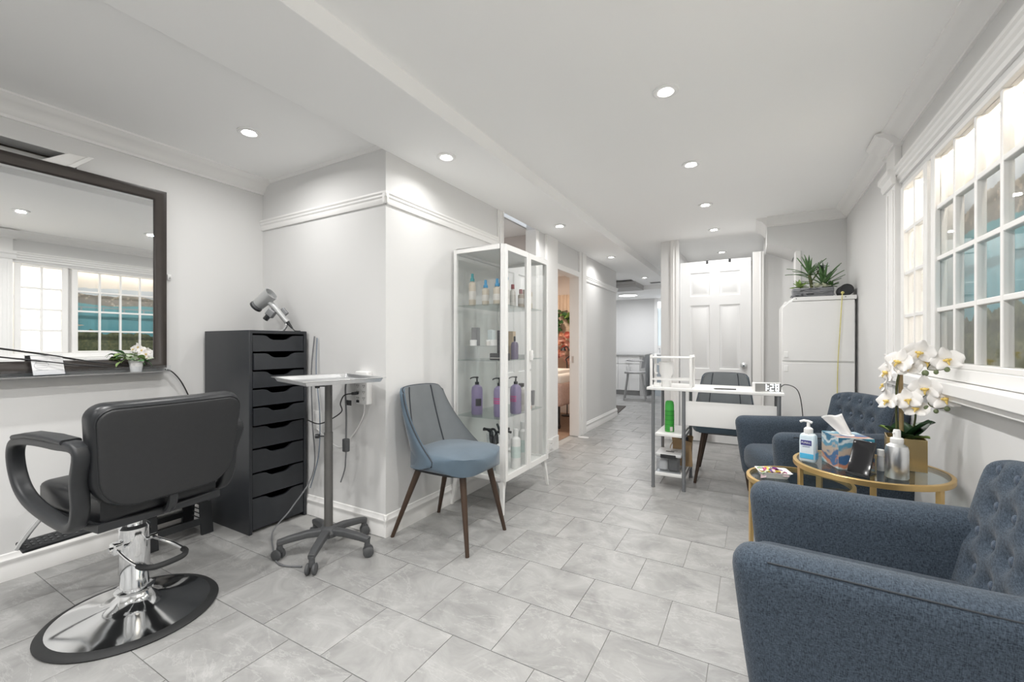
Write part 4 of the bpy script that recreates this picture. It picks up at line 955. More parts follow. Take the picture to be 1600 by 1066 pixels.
part('tub', MB().lathe([(.0, 0), (.06, 0), (.075, .24), (.072, .24), (.058, .004), (0, .004)], 28), ACRYL, t)
for k in range(9):
    a = k*2*PI/9
    part('clip', MB().tube(smooth([(.02*math.cos(a), .02*math.sin(a), .10), (.045*math.cos(a), .045*math.sin(a), .20), (.05*math.cos(a+.4), .05*math.sin(a+.4), .26), (.10*math.cos(a+.7), .10*math.sin(a+.7), .245+.02*(k % 3))], 4), .009, 8), BLKPL, t)

# ================================================================== DESK
t = thing('desk', 'white desk with grey metal legs and two side shelves', 'desk', (-.71, 3.33, 0))
DW, DD, DH = .885, .44, .755
part('desktop', MB().rbox((DW, DD, .02), .003, (2, 2, 2), c=(DW/2, DD/2, DH-.01)), WHITELAM, t)
for x, y in ((.045, .02), (.045, DD-.03), (.262, .02), (.262, DD-.03), (DW-.03, .02), (DW-.03, DD-.03)):
    part('leg', MB().cyl((x, y, .004), (x, y, DH-.02), .0125, n=16).cyl((x, y, 0), (x, y, .008), .014, n=16), GREYMT, t)
for z in (.40, .105): part('side_shelf', MB().rbox((.19, DD-.04, .02), .003, (2, 2, 2), c=(.1535, DD/2-.005, z)), WHITELAM, t)
for x in (.045, .262):
    for z in (.40, .105): part('crossbar', MB().cyl((x, .02, z-.012), (x, DD-.03, z-.012), .007, n=10), GREYMT, t)
part('back_panel', MB().rbox((DW-.30, .014, .178), .003, (2, 1, 2), c=(.27+(DW-.30)/2, .03, .575)), WHITELAM, t)
# riser on the desk
t = thing('desk_riser', 'small white two-tier rack on the desk end', 'rack', (-.69, 3.36, DH))
for x, y in ((.0, .0), (0, .16), (.28, .0), (.28, .16)):
    part('post', MB().rbox((.018, .018, .245), .003, (2, 2, 2), c=(x+.009, y, .1225)), WHITEPL, t)
part('rack_top', MB().rbox((.30, .18, .012), .003, (2, 2, 2), c=(.15, .08, .225)), WHITEPL, t)
for y in (0, .16): part('rail', MB().box(.018, .28, y-.005, y+.005, .055, .067), WHITEPL, t)
t = thing('tumbler', 'white lidded tumbler with side handle standing in the desk rack', 'tumbler', (-.585, 3.44, DH))
part('cup', MB().lathe([(0, 0), (.034, 0), (.036, .004), (.037, .08), (.05, .105), (.052, .17), (.052, .172), (0, .172)], 32), WHITEPL, t)
part('lid', MB().lathe([(0, .172), (.055, .172), (.055, .186), (.046, .192), (0, .192)], 32), WHITELAM, t)
part('handle', MB().tube(smooth([(-.045, -.01, .17), (-.075, -.02, .168), (-.082, -.02, .13), (-.075, -.02, .10), (-.06, -.02, .105)], 5), .0065, 10), WHITEPL, t)
t = thing('card_box', 'tiny white box at the desk corner by the rack', 'box', (-.655, 3.37, DH)); t.location = (-.645, 3.395, DH)
part('box_body', MB().rbox((.045, .03, .022), .002, (2, 2, 2), c=(0, 0, .011)), WHITEPL, t); part('box_lid', MB().rbox((.047, .032, .008), .002, (2, 2, 1), c=(0, 0, .026)), WHITELAM, t)
# digital clock 1:28
t = thing('digital_clock', 'mirror-faced digital clock showing 1:28 on the desk', 'clock', (.075, 3.405, DH), R_(22))
part('case', MB().rbox((.17, .045, .062), .004, (2, 2, 2), c=(0, 0, .031)), WHITEPL, t)
part('display', MB().box(-.082, .082, -.0245, -.0225, .004, .058), mat('smoked_mirror', (.42, .42, .41), .12, .6, noise=(4, .02)), t)
SEG = mat('clock_segments', (.95, .98, 1), .4, emit=2.5, noise=(4, .01))
def seg7(ch, x):
    w, h, k = .022, .044, .0055; S = {'a': (0, w, h-k, h), 'g': (0, w, h/2-k/2, h/2+k/2), 'd': (0, w, 0, k), 'f': (0, k, h/2, h), 'b': (w-k, w, h/2, h), 'e': (0, k, 0, h/2), 'c': (w-k, w, 0, h/2)}
    mb = MB()
    for s in {'1': 'bc', '2': 'abged', '8': 'abcdefg'}[ch]:
        a = S[s]; mb.box(x+a[0], x+a[1], -.0256, -.0246, .009+a[2], .009+a[3])
    part('digit', mb, SEG, t)
seg7('1', -.032); seg7('2', .012); seg7('8', .046)
part('colon', MB().box(-.004, .0025, -.0256, -.0246, .020, .0265).box(-.004, .0025, -.0256, -.0246, .036, .0425), SEG, t)
part('cord', MB().tube(smooth([(.085, .01, .02), (.12, .0, .05), (.17, -.05, .02), (.185, -.08, -.10), (.186, -.09, -.30), (.19, -.06, -.60)], 8), .003), CABLE, t)
solo('pen', MB().cyl((-.08, 0, .004), (.05, 0, .004), .004, n=10).cyl((-.095, 0, .004), (-.08, 0, .004), .0015, .004, 10), BLKPL, 'slim black pen lying on the desktop before the clock', 'pen', (-.16, 3.42, DH), (0, 0, R_(10)))
# shelf contents
GREEN = mat('green_can', (.05, .36, .05), .35, noise=(6, .15)); GREEN2 = mat('green_cap', (.07, .46, .08), .35, noise=(6, .1))
t = thing('spray_can', 'tall green aerosol can on the upper desk shelf', 'spray can', (-.565, 3.46, .41))
part('can', MB().lathe([(0, 0), (.033, 0), (.034, .004), (.034, .16), (.032, .168), (0, .168)], 28), GREEN, t)
part('cap', MB().lathe([(.0, .168), (.033, .168), (.033, .205), (.029, .228), (.02, .236), (0, .236)], 28), GREEN2, t)
for z in (.02, .055, .09, .125, .155): part('label_print', MB().lathe([(.0342, z), (.0346, z), (.0346, z+.0025), (.0342, z+.0025)], 28), mat('dark_green_print', (.02, .16, .03), .5, noise=(30, .2)), t)
part('barcode_label', MB().grid(lambda a, b: (.0346*math.cos(R_(-75+35*a)), .0346*math.sin(R_(-75+35*a)), .006+.035*b), 6, 1), LBL, t)
t = thing('paper_bag', 'brown paper bag standing behind the lower desk shelf', 'bag', (-.50, 3.655, .1155), R_(6))
mb = MB(); o2 = [(-.07, -.045), (.07, -.045), (.075, 0), (.07, .045), (-.07, .045), (-.065, 0)]; rr = random.Random(5)
vs = [(x*s+rr.uniform(-.006, .006), y*s+rr.uniform(-.006, .006), z) for z, s in ((0, 1), (.08, 1.04), (.16, 1.0), (.23, 1.05)) for x, y in o2]
vs[-5] = (vs[-5][0], vs[-5][1], .19)
fs = [tuple(range(5, -1, -1))]
for k in range(3): fs += [(k*6+e, k*6+(e+1) % 6, k*6+6+(e+1) % 6, k*6+6+e) for e in range(6)]
mb.add(vs, fs); o = part('bag_body', mb, KRAFT, t, sharp=20); sm = o.modifiers.new('solid', 'SOLIDIFY'); sm.thickness = .002
part('handle', MB().tube(smooth([(-.06, -.05, .20), (-.085, -.06, .15), (-.075, -.055, .10), (-.06, -.05, .13)], 5), .003), KRAFT, t)
part('contents', MB().rbox((.09, .05, .05), .012, (2, 2, 2), c=(0, 0, .20)), BLKPL, t)
t = thing('storage_tub', 'clear plastic tub with clip lid on the lower desk shelf', 'storage box', (-.56, 3.47, .1155))
part('tub', MB().box(-.085, .085, -.10, -.097, 0, .12).box(-.085, .085, .097, .10, 0, .12).box(-.085, -.082, -.10, .10, 0, .12).box(.082, .085, -.10, .10, 0, .12).box(-.085, .085, -.10, .10, 0, .003), ACRYL, t)
part('lid', MB().rbox((.185, .215, .02), .005, (2, 2, 2), c=(0, 0, .13)), mat('frosted_lid', (.62, .63, .64), .35, noise=(10, .05)), t)
for y in (-.105, .105): part('clip', MB().rbox((.11, .012, .03), .004, (2, 2, 2), c=(0, y, .122)), BLKPL, t)
part('lid_print', MB().box(-.03, .03, -.03, .0, .1405, .1415).box(.0, .05, .02, .03, .1405, .1415), GREYC, t)
part('contents', MB().rbox((.08, .10, .095), .02, (3, 3, 3), c=(.03, -.02, .052)), GREYPL, t)
part('wrapped_contents', MB().rbox((.07, .09, .08), .02, (3, 3, 3), c=(-.045, -.03, .045)), mat('pale_wrap', (.62, .62, .63), .5, noise=(30, .2)), t)

# ================================================================== ARMCHAIRS (front = +x)
def make_armchair(label):
    t = thing('armchair', label, 'armchair', group='blue grey tufted armchairs')
    AHZ = .613
    def armfn(sy):
        def f(p):
            u = max(0.0, min(1.0, (p.z+.20)/.40))
            front = .0+.055*max(0, min(1, u))**.7
            x = p.x+(front-.03 if p.x > 0 else 0)*min(1, max(0, p.x/.34))
            z = p.z+(.0 if p.x > .0 else .012*(-p.x/.34))
            return (x, p.y+sy*.030*u**1.5, z)
        return f
    for sy in (1, -1):
        a = part('armrest', MB().rbox((.66, .125, .40), .055, (10, 4, 8), c=(.005, sy*.245, AHZ-.20), fn=armfn(sy)), TWEED, t, sharp=180)
        pts = [(x, sy*(.245+.0625-.016+.030), AHZ-.0155) for x in (.28, .2, .1, 0, -.1, -.2, -.28)]
        part('piping', MB().tube(smooth(pts, 3), .0018, 6), PIPE, a)
    part('seat_cushion', MB().rbox((.56, .40, .15), .055, (9, 8, 4), c=(.06, 0, .375), fn=lambda p: (p.x+.02*(1-(p.y/.2)**2)*(p.x > 0), p.y, p.z+.02*(1-(p.y/.2)**2)*(p.z > 0))), TWEED, t, sharp=180)
    part('seat_frame', MB().rbox((.58, .44, .12), .03, (6, 6, 3), c=(.0, 0, .26)), TWEED, t, sharp=180)
    # tufted back
    rows = ((.20, 5), (.115, 4), (.03, 5), (-.055, 4)); bt = []
    for z, n in rows:
        for k in range(n): bt.append(((k-(n-1)/2)*.095, z))
    L = Matrix.Translation((-.235, 0, .545)) @ Matrix.Rotation(R_(-13), 4, 'Y')
    def bf(p):
        x = p.x+.30*p.y*p.y; 
        if p.x > .02:
            d = 0
            for by, bz in bt: d += math.exp(-((p.y-by)**2+(p.z-bz)**2)/(2*.020**2))
            x += .012*(1-(p.y/.27)**2)-.021*min(1.2, d)
        return (x, p.y*(1+.10*(p.z > .1)*(p.z-.1)), p.z-.06*abs(p.y/.27)**3*(p.z > .15)*(p.z-.15)/.1*.6)
    b = part('backrest', MB().rbox((.13, .54, .50), .055, (3, 40, 36), fn=bf, M=L), TWEED, t, sharp=180)
    bm_ = MB().ball((0, 0, 0), .0125, 14, 8, (.55, 1, 1)).mesh('button', BUTTON, 180)
    for by, bz in bt:
        q = L @ Vector((.065+.30*by*by+.012*(1-(by/.27)**2)-.017, by, bz)); part('button', bm_, None, b, loc=q)
    for sy in (1, -1):
        part('piping', MB().tube([L @ Vector((.035+.30*.0729, sy*(.268 if z < .1 else .268*(1+.1*(z-.1))), z)) for z in (.0, .06, .12, .16, .19)], .0035, 6), PIPE, b)
    for sx, sy in ((1, 1), (1, -1), (-1, 1), (-1, -1)):
        l = part('leg', MB().cyl((sx*.225, sy*.165, .205), (sx*.275, sy*.185, .006), .024, .014, 18), OAK, t)
        part('foot_pad', MB().cyl((sx*.275, sy*.185, .006), (sx*.2755, sy*.1853, 0), .0145, n=16), RUBBER, l)
    return t
a1 = make_armchair('large blue grey tufted armchair nearest to the viewer')
a1.location = (.325, 1.405, 0); a1.rotation_euler.z = R_(176.5)
a2 = copy_tree(a1); a2.location = (.325, 3.045, 0); a2.rotation_euler.z = R_(201)
a2['label'] = 'blue grey tufted armchair beyond the gold tables, in front of the white cabinet'

# ================================================================== GOLD TABLES
def gold_table(label, loc, r, h, angs, rz=0):
    t = thing('side_table', label, 'table', loc, rz, 'nesting gold side tables')
    part('rim', MB().lathe([(r-.016, h-.022), (r, h-.022), (r+.002, h-.018), (r+.002, h-.002), (r, h), (r-.012, h), (r-.012, h-.007), (r-.016, h-.007)], 72), GOLD, t)
    part('glass_top', MB().lathe([(0, h-.007), (r-.013, h-.007), (r-.013, h-.001), (0, h-.001)], 64), TABLEGL, t)
    for a in angs:
        a = R_(a); M = Matrix.Translation(((r-.012)*math.cos(a), (r-.012)*math.sin(a), 0)) @ Matrix.Rotation(a, 4, 'Z')
        part('leg', MB().box(-.008, .008, -.012, .012, 0, h-.02, M), GOLD, t, .002)
    pts = [((r-.012)*math.cos(R_(q)), (r-.012)*math.sin(R_(q)), .02) for q in range(int(angs[0]), int(angs[-1])+1, 6)]
    part('base_hoop', MB().tube(pts, .008, 8), GOLD, t)
    return t
T1 = (.415, 2.30); TZ = .57
gold_table('large round gold side table with glass top', (*T1, 0), .260, TZ, (-165, -45, 75))
T2 = (.175, 2.33); TZ2 = .47
gold_table('small round gold side table holding the petal dish, tucked under the larger one', (*T2, 0), .205, TZ2, (60, 195, 300))

def on1(x, y): return (x, y, TZ)
# hand sanitizer
t = thing('sanitizer_bottle', 'clear hand sanitizer pump bottle with blue label on the large gold table', 'bottle', on1(.205, 2.24), R_(-22))
part('body', MB().rbox((.062, .042, .125), .012, (4, 4, 4), c=(0, 0, .0635), fn=lambda p: (p.x*(1 if p.z < .045 else 1-(p.z-.045)*9), p.y*(1 if p.z < .045 else 1-(p.z-.045)*7), p.z)), mat('sanitizer_body', (.62, .74, .82), .12, noise=(6, .04), coat=.5), t)
part('label_panel', MB().rbox((.05, .002, .075), .0008, (2, 1, 2), c=(0, -.0215, .062)), mat('sanitizer_label', (.72, .80, .86), .4, noise=(8, .03)), t)
part('label_blue', MB().rbox((.05, .0022, .022), .0008, (2, 1, 2), c=(0, -.0222, .030)), mat('sanitizer_cyan', (.08, .45, .72), .4, noise=(8, .1)), t)
part('label_side', MB().box(.0305, .0315, -.018, .018, .018, .045), MATS['sanitizer_cyan'], t)
part('label_badge', MB().box(-.022, .018, -.0234, -.0224, .076, .098), mat('badge_navy', (.05, .05, .22), .4, noise=(8, .1)), t)
text_part('PURELL', .0105, WHITEPL, t, (-.002, -.0237, .087), (PI/2, 0, 0))
text_part('ADVANCED', .0052, MATS['badge_navy'], t, (-.002, -.0229, .070), (PI/2, 0, 0))
p = part('pump', MB().lathe([(0, .122), (.015, .122), (.017, .126), (.017, .145), (.012, .150), (.0065, .153), (.006, .172), (0, .172)], 24), WHITEPL, t)
part('spout', MB().sweep([(.014, 0, .172), (0, 0, .177), (-.018, 0, .178), (-.030, 0, .172)], rrect(.0065, .005, .004, 3), (0, 1, 0)), WHITEPL, p)
# tissue box
t = thing('tissue_box', 'colourful painted tissue box on the large gold table', 'tissue box', on1(.30, 2.175), R_(15))
bw, bd, bh = .125, .15, .128
mb = MB().box(0, bw, 0, bd, 0, bh)
cols = [(.03, .16, .28), (.08, .36, .46), (.50, .62, .66), (.55, .24, .14), (.05, .14, .30), (.50, .40, .32), (.10, .30, .44), (.62, .68, .70)]
NB = vnoise(11)
def art(u, v):
    w = v*4.5+1.3*fbm(NB, u*2.2, v*3)+.35*math.sin(u*5+v*2); k = fbm(NB, u*3+5, w*2.2); i = int((w*1.3+k*3)) % len(cols); j = (i+1) % len(cols); f = (w*1.3+k*3) % 1
    f = max(0, min(1, (f-.6)/.4)); return tuple(cols[i][q]*(1-f)+cols[j][q]*f for q in range(3))
def art_face(name, fn, nu, nv, par):
    g = MB(); g.grid(fn, nu, nv); me = bpy.data.meshes.new(name); me.from_pydata(g.v, [], g.f); me.update()
    at = me.color_attributes.new('print', 'FLOAT_COLOR', 'POINT')
    off = random.uniform(0, 9)
    for j in range(nv+1):
        for i in range(nu+1): at.data[j*(nu+1)+i].color = (*art(off+i/nu, j/nv), 1)
    me.materials.append(MATS.get('art_print') or vcol_mat('art_print', .45)); o = bpy.data.objects.new(name, me); place(o, parent=par)
bx = part('carton', mb, WHITELAM, t, .001); e_ = .0006
art_face('printed_side', lambda a, b: (bw*a, -e_, bh*b), 40, 40, bx); art_face('printed_side', lambda a, b: (-e_, bd*(1-a), bh*b), 40, 40, bx)
art_face('printed_side', lambda a, b: (bw+e_, bd*a, bh*b), 30, 30, bx); art_face('printed_side', lambda a, b: (bw*(1-a), bd+e_, bh*b), 30, 30, bx)
art_face('printed_top', lambda a, b: (bw*a, bd*b, bh+e_), 30, 30, bx)
part('opening', MB().lathe([(0, bh+.001), (.03, bh+.001), (.03, bh+.0016), (0, bh+.0016)], 24, c=(bw/2, bd/2, 0), sx=.8, sy=1.2), WHITEPL, t)
mb = MB(); mb.grid(lambda a, b: (bw/2-.055*b+.012*math.sin(b*3), bd/2+.006*math.sin(a*9)+.02*b*b-.0, bh+.0012+.078*b-.03*b*b) if False else (bw/2+(a-.5)*(.045+.03*b)-.05*b, bd/2+.010*math.sin(a*7+b*2)+.010*b, bh+.075*b+.020*(a-.3)*b+.006*math.sin(a*6)*b), 14, 10)
o = part('tissue', mb, mat('tissue_paper', (.86, .86, .86), .8, noise=(30, .02)), t, sharp=180); sm = o.modifiers.new('solid', 'SOLIDIFY'); sm.thickness = .0008
# tablet stand
t = thing('phone_stand', 'slim black device leaning on its stand on the large gold table', 'device stand', on1(.352, 2.11), R_(29+28))
T = Matrix.Translation((0, 0, .004)) @ Matrix.Rotation(R_(24), 4, 'Y')
part('screen', MB().rbox((.008, .075, .135), .003, (2, 3, 3), c=(0, 0, .0675), M=T), mat('gloss_black', (.012, .012, .014), .12, noise=(5, .1)), t)
part('bezel_logo', MB().cyl((-.0042, .03, .125), (-.005, .03, .125), .003, n=10, M=T), CHROME, t)
part('stand_foot', MB().rbox((.085, .06, .004), .0015, (2, 2, 1), c=(.03, 0, .002)).box(-.012, .004, -.037, .037, 0, .008), BLKPL, t)
# spray bottle
t = thing('spray_bottle', 'brushed aluminium spray bottle with white cap at the front of the gold table', 'bottle', on1(.475, 2.145))
part('body', MB().lathe([(0, 0), (.033, 0), (.0355, .004), (.0355, .105), (.032, .122), (.02, .132), (.014, .134), (0, .134)], 36), ALU, t)
part('collar', MB().lathe([(0, .132), (.019, .132), (.020, .136), (.020, .150), (.017, .153), (0, .153)], 28), WHITEPL, t)
part('nozzle', MB().lathe([(0, .153), (.0115, .153), (.0115, .178), (.0095, .184), (0, .184)], 24).cyl((-.009, -.006, .172), (-.014, -.009, .172), .003, n=10), WHITEPL, t)
bottle('product_bottle', 'short white capped vial behind the black device', 'bottle', on1(.445, 2.235), [(0, 0), (.011, 0), (.011, .055), (.008, .06), (0, .06)], mat('vial_glass', (.6, .62, .64), .2, noise=(8, .05)), [(0, .06), (.0115, .06), (.0115, .085), (0, .086)], WHITEPL)
# petal dish
t = thing('petal_dish', 'white rectangular dish of dried petals on the small gold table', 'dish', (.077, 2.315, TZ2), R_(14))
mb = MB(); rings = [(.050, .038, .0), (.064, .050, .028), (.067, .053, .028), (.060, .047, .026), (.046, .034, .005)]
vs = []; fs = []
for a, b, z in rings: vs += [(x, y, z) for x, y in rrect(a, b, .012, 4)]
n = 20
for k in range(len(rings)-1): fs += [(k*n+e, k*n+(e+1) % n, k*n+n+(e+1) % n, k*n+n+e) for e in range(n)]
fs += [tuple(range(n-1, -1, -1)), tuple((len(rings)-1)*n+e for e in range(n))]
mb.add(vs, fs); part('dish_body', mb, WHITEPL, t)
PC = [mat('petal_'+k, c, .6, noise=(40, .25)) for k, c in (('violet', (.13, .04, .25)), ('yellow', (.75, .58, .10)), ('magenta', (.45, .06, .25)), ('green', (.28, .45, .22)), ('pink', (.78, .62, .66)), ('cream', (.80, .76, .60)))]
pm = [leaf_mesh('petal', .026, .011, q, .3, 4, .5) for q in PC]
for i in range(46):
    x, y = random.uniform(-.048, .048), random.uniform(-.036, .036)
    part('petal', pm[random.randrange(6)], None, t, loc=(x, y, .012+random.uniform(0, .016)), rot=(random.uniform(-.5, .9), random.uniform(-.6, .6), random.uniform(0, 6.28)), scale=random.uniform(.7, 1.1))
# orchid
t = thing('orchid', 'white orchid with dark leaves in a square gold pot on the gold table', 'plant', on1(.545, 2.345), R_(-8))
s_ = .061
pot_ = part('planter', MB().box(-s_, s_, -s_, -s_+.004, 0, .128).box(-s_, s_, s_-.004, s_, 0, .128).box(-s_, -s_+.004, -s_+.004, s_-.004, 0, .128).box(s_-.004, s_, -s_+.004, s_-.004, 0, .128).box(-s_, s_, -s_, s_, 0, .004), mat('polished_gold', (.74, .55, .27), .24, .8, noise=(8, .12)), t, .001)
part('soil', MB().box(-s_+.004, s_-.004, -s_+.004, s_-.004, .1, .112), mat('moss_soil', (.05, .04, .03), .9, noise=(60, .5), bump=(60, .5, .01)), t)
part('bamboo_stake', MB().cyl((-.010, .004, .10), (-.014, .0, .40), .008, .008, 12).cyl((-.012, .002, .245), (-.012, .002, .252), .0095, n=12), BAMBOO, t)
part('stem', MB().tube(smooth([(-.025, .0, .10), (-.027, .0, .25), (-.022, -.005, .37), (.01, -.02, .455), (.07, -.035, .475), (.125, -.04, .45)], 7), .004, 8), STEMG, t)
part('stem', MB().tube(smooth([(.015, .0, .10), (.03, -.005, .20), (.035, -.01, .27), (.07, -.025, .315), (.11, -.03, .30)], 7), .0035, 8), STEMG, t)
for a, el, sc, mm in ((-2.5, .5, 1.0, LEAFD), (-.35, .75, 1.25, LEAFD), (.35, .55, 1.3, LEAFD), (-1.3, .25, .85, LEAFD), (2.9, .4, .95, LEAFL), (1.7, .7, 1.0, LEAFD), (-.7, .15, .9, LEAFL)):
    lf = leaf_mesh('leaf', .088, .044, mm, .30, 9, .25)
    part('leaf', lf, None, t, loc=(.012*math.cos(a), .012*math.sin(a), .112), rot=(el+.45, 0, a-PI/2), scale=sc)
def orchid_flower():
    mb = MB()
    for k, (a, w, L) in enumerate(((0, .030, .040), (180, .030, .040), (90, .017, .040), (222, .016, .038), (318, .016, .038))):
        a = R_(a)
        def f(u, v, a=a, w=w, L=L):
            s = (u-.5)*2; r = .004+L*v; q = w*math.sin(PI*min(.97, .1+.9*v**.8))**.6*s
            return (r*math.cos(a)-q*math.sin(a), -.010*v*v+.006*s*s*v-.002*(k > 1), r*math.sin(a)+q*math.cos(a))
        mb.grid(f, 6, 6)
    lip = MB().ball((0, -.008, -.004), .007, 10, 7, (1, 1.2, 1)).ball((.008, -.010, -.002), .004, 8, 5).ball((-.008, -.010, -.002), .004, 8, 5).tube([(0, -.010, -.008), (0, -.016, -.016), (0, -.014, -.022)], [.004, .003, .001], 6)
    return mb.mesh('flower', PETAL, 180), lip.mesh('lip', LIPY, 60)
fm, lipm = orchid_flower()
# facing directions mostly toward the room (-x,-y)
FL = [(-.055, -.02, .395, -50, 10), (-.02, -.04, .440, -20, 0), (.005, -.035, .415, 10, -15), (.04, -.045, .480, 5, 15), (.115, -.055, .450, 15, 0), (-.06, -.01, .340, -75, 0), (-.055, -.03, .275, -30, 0), (.005, -.05, .285, 5, -5), (.055, -.05, .335, 0, 10), (.11, -.06, .300, 12, 0), (-.045, .0, .425, -60, 20), (.06, -.03, .445, 35, 10), (.03, -.045, .25, -5, -20)]
for x, y, z, yaw, tl in FL:
    f = part('flower', fm, None, t, loc=(x, y, z), rot=(R_(-8+tl), R_(random.uniform(-15, 15)), R_(yaw-25+8)), scale=random.uniform(1.0, 1.18))
    part('lip', lipm, None, f)
for x, y, z, r in ((.055, -.05, .395, .011), (.085, -.055, .40, .008), (.115, -.06, .412, .009), (.06, -.05, .255, .011), (.085, -.055, .247, .008), (.115, -.06, .26, .009)):
    part('bud', MB().ball((x, y, z), r, 12, 8, (1, 1, 1.15)), BUD, t)
part('bud_stem', MB().tube(smooth([(.07, -.04, .43), (.062, -.048, .41), (.09, -.052, .408), (.115, -.058, .415)], 4), .0018, 6), STEMG, t)
part('bud_stem', MB().tube(smooth([(.07, -.04, .30), (.065, -.048, .272), (.09, -.052, .258), (.115, -.058, .265)], 4), .0018, 6), STEMG, t)

# ================================================================== FAR CORNER: storage cabinet, planter, speaker
t = thing('storage_cabinet', 'white two-tier storage cabinet standing against the far corner', 'cabinet', (.20, 4.17, 0))
cw, cd = .48, .46
part('body', MB().box(0, cw, .02, cd, 0, 1.40).box(0.02, cw-.0, .02, cd, 1.40, 1.43), WHITELAM, t, .003)
part('top', MB().add([(.07, .0, 1.43), (cw+.01, 0, 1.43), (cw+.01, cd, 1.43), (.02, cd, 1.43), (.085, .0, 1.462), (cw+.01, 0, 1.462), (cw+.01, cd, 1.462), (.085, cd, 1.462)], [(3, 2, 1, 0), (4, 5, 6, 7), (0, 1, 5, 4), (1, 2, 6, 5), (2, 3, 7, 6), (3, 0, 4, 7)]), WHITELAM, t, .003)
for k, (z0, z1) in enumerate(((.03, .93), (.945, 1.425))):
    outl = [(0.004, z0), (cw-.004, z0), (cw-.004, z1), (.05 if k else .004, z1), (.004, z1-.045 if k else z1)]
    mb = prism(outl, 0, .02); mb.v = [(p[0], p[2], p[1]) for p in mb.v]
    d = part('door', mb, WHITELAM, t, .003)
    part('finger_grip', MB().rbox((.03, .008, .05), .003, (2, 1, 2), c=(.03, -.002, (z1-.05 if k == 0 else z0+.05))), WHITEPL, d)
part('screw_cap', MB().cyl((.10, -.001, 1.45), (.10, .001, 1.45), .004, n=10).cyl((cw-.06, -.001, 1.45), (cw-.06, .001, 1.45), .004, n=10), GREYC, t)
PZ = 1.4625
t = thing('succulent_planter', 'artificial yucca and succulents in a grey stacked-stone planter', 'plant', (.425, 4.36, PZ))
body = part('planter', MB().rbox((.28, .12, .085), .012, (4, 3, 3), c=(0, 0, .0425), fn=lambda p: (p.x*(1+.6*p.z), p.y*(1+.6*p.z), p.z)), STONE, t)
for k in range(26):
    z = .008+.0105*(k % 7); x = -.135+.27*((k*7) % 26)/26; L = random.uniform(.03, .07)
    part('stone', MB().rbox((L, .012, .009), .003, (1, 1, 1), c=(x, -.060-.05*z, z+.004)), STONE, body)
def rosette(x, y, z, n, L, w, m, el0, el1, par, nm='leaf'):
    ms = [leaf_mesh(nm, L, w, m, b, 7, .5) for b in (.05, .18, .32)]
    for i in range(n):
        k = i/(n-1); part(nm, ms[i % 3], None, par, loc=(x, y, z), rot=(el0+(el1-el0)*k+random.uniform(-.08, .08), 0, i*2.4), scale=random.uniform(.8, 1.1))
part('trunk', MB().tube([(0, 0, .07), (-.01, 0, .14), (-.02, 0, .20)], .012, 8), STEMG, t)
rosette(-.02, 0, .19, 22, .17, .011, LEAFG, 1.45, .15, t)
rosette(.075, 0, .10, 20, .20, .011, LEAFG, 1.45, .35, t)
rosette(-.09, -.02, .09, 16, .075, .014, LEAFL, 1.2, .1, t)
rosette(.03, -.04, .085, 9, .05, .013, mat('pale_succulent', (.62, .64, .48), .5, noise=(30, .1)), 1.2, .2, t)
rosette(.08, -.045, .085, 9, .045, .012, MATS['pale_succulent'], 1.2, .2, t)
rosette(.125, 0, .09, 12, .06, .012, LEAFG, 1.1, .1, t)
rosette(.06, .0, .24, 9, .05, .012, mat('grey_green', (.09, .12, .10), .5, noise=(30, .3)), 1.2, .2, t)
part('side_stem', MB().tube([(.0, 0, .15), (.05, 0, .235)], .005, 8), STEMG, t)
t = thing('speaker', 'black cylindrical cloth speaker lying on the white storage cabinet', 'speaker', (.634, 4.30, PZ+.046), 0)
SPK = mat('speaker_cloth', (.035, .037, .04), .85, noise=(200, .3)); 
part('cloth_tube', MB().lathe([(.043, -.09), (.046, -.085), (.046, .085), (.043, .09), (0, .09)], 32, M=Matrix.Rotation(PI/2, 4, 'X') @ Matrix.Rotation(0, 4, 'Z')), SPK, t)
part('end_cap', MB().lathe([(0, .082), (.030, .086), (.040, .092), (.043, .090), (.043, .08), (0, .08)], 32, M=Matrix.Rotation(PI/2, 4, 'X')), RUBBER, t)
YEL = mat('yellow_cord', (.62, .56, .20), .6, noise=(50, .2))
t = thing('hanging_string', 'pale yellow cord with a knot hanging down the storage cabinet front', 'cord', (.595, 4.155, 0))
part('cord', MB().tube(smooth([(.006, .03, 1.475), (.004, .0, 1.47), (0, -.004, 1.44), (-.012, -.004, 1.2), (-.025, -.004, .95), (-.03, -.004, .7), (-.028, -.004, .55)], 8), .0035, 8), YEL, t)
part('knot', MB().ball((.006, .012, 1.482), .011, 10, 7), YEL, t)

# ================================================================== TREATMENT ROOM seen through the doorway
BLUSH = mat('blush_fur', (.62, .46, .41), .95, noise=(60, .3), bump=(60, .9, .02)); LINEN = mat('white_linen', (.80, .78, .75), .8, noise=(10, .05))
t = thing('treatment_bed', 'white treatment bed with blush fur cover beyond the doorway', 'bed', (-2.42, 5.45, 0))
part('mattress', MB().rbox((.62, .95, .14), .05, (5, 6, 3), c=(0, 0, .63)), LINEN, t)
part('fur_cover', MB().rbox((.66, .80, .30), .05, (8, 8, 6), c=(0, -.1, .44)), BLUSH, t)
part('towel', MB().rbox((.30, .5, .05), .02, (4, 4, 2), c=(.1, -.15, .72)), LINEN, t)
for x in (-.25, .25):
    for y in (-.4, .35):
        l = part('leg', MB().cyl((x, y, .05), (x, y, .32), .02, n=12), BLKPL, t); part('castor', MB().cyl((x-.015, y, .03), (x+.015, y, .03), .03, n=16), BLKPL, l)
t = thing('flower_wall', 'pink rose and greenery flower wall in the treatment room', 'flowers', (-2.55, 6.20, 0))
part('backing', MB().box(-.75, .6, .03, .05, .5, 1.85), mat('beige_curtain', (.62, .50, .40), .8, noise=(6, .1)), t)
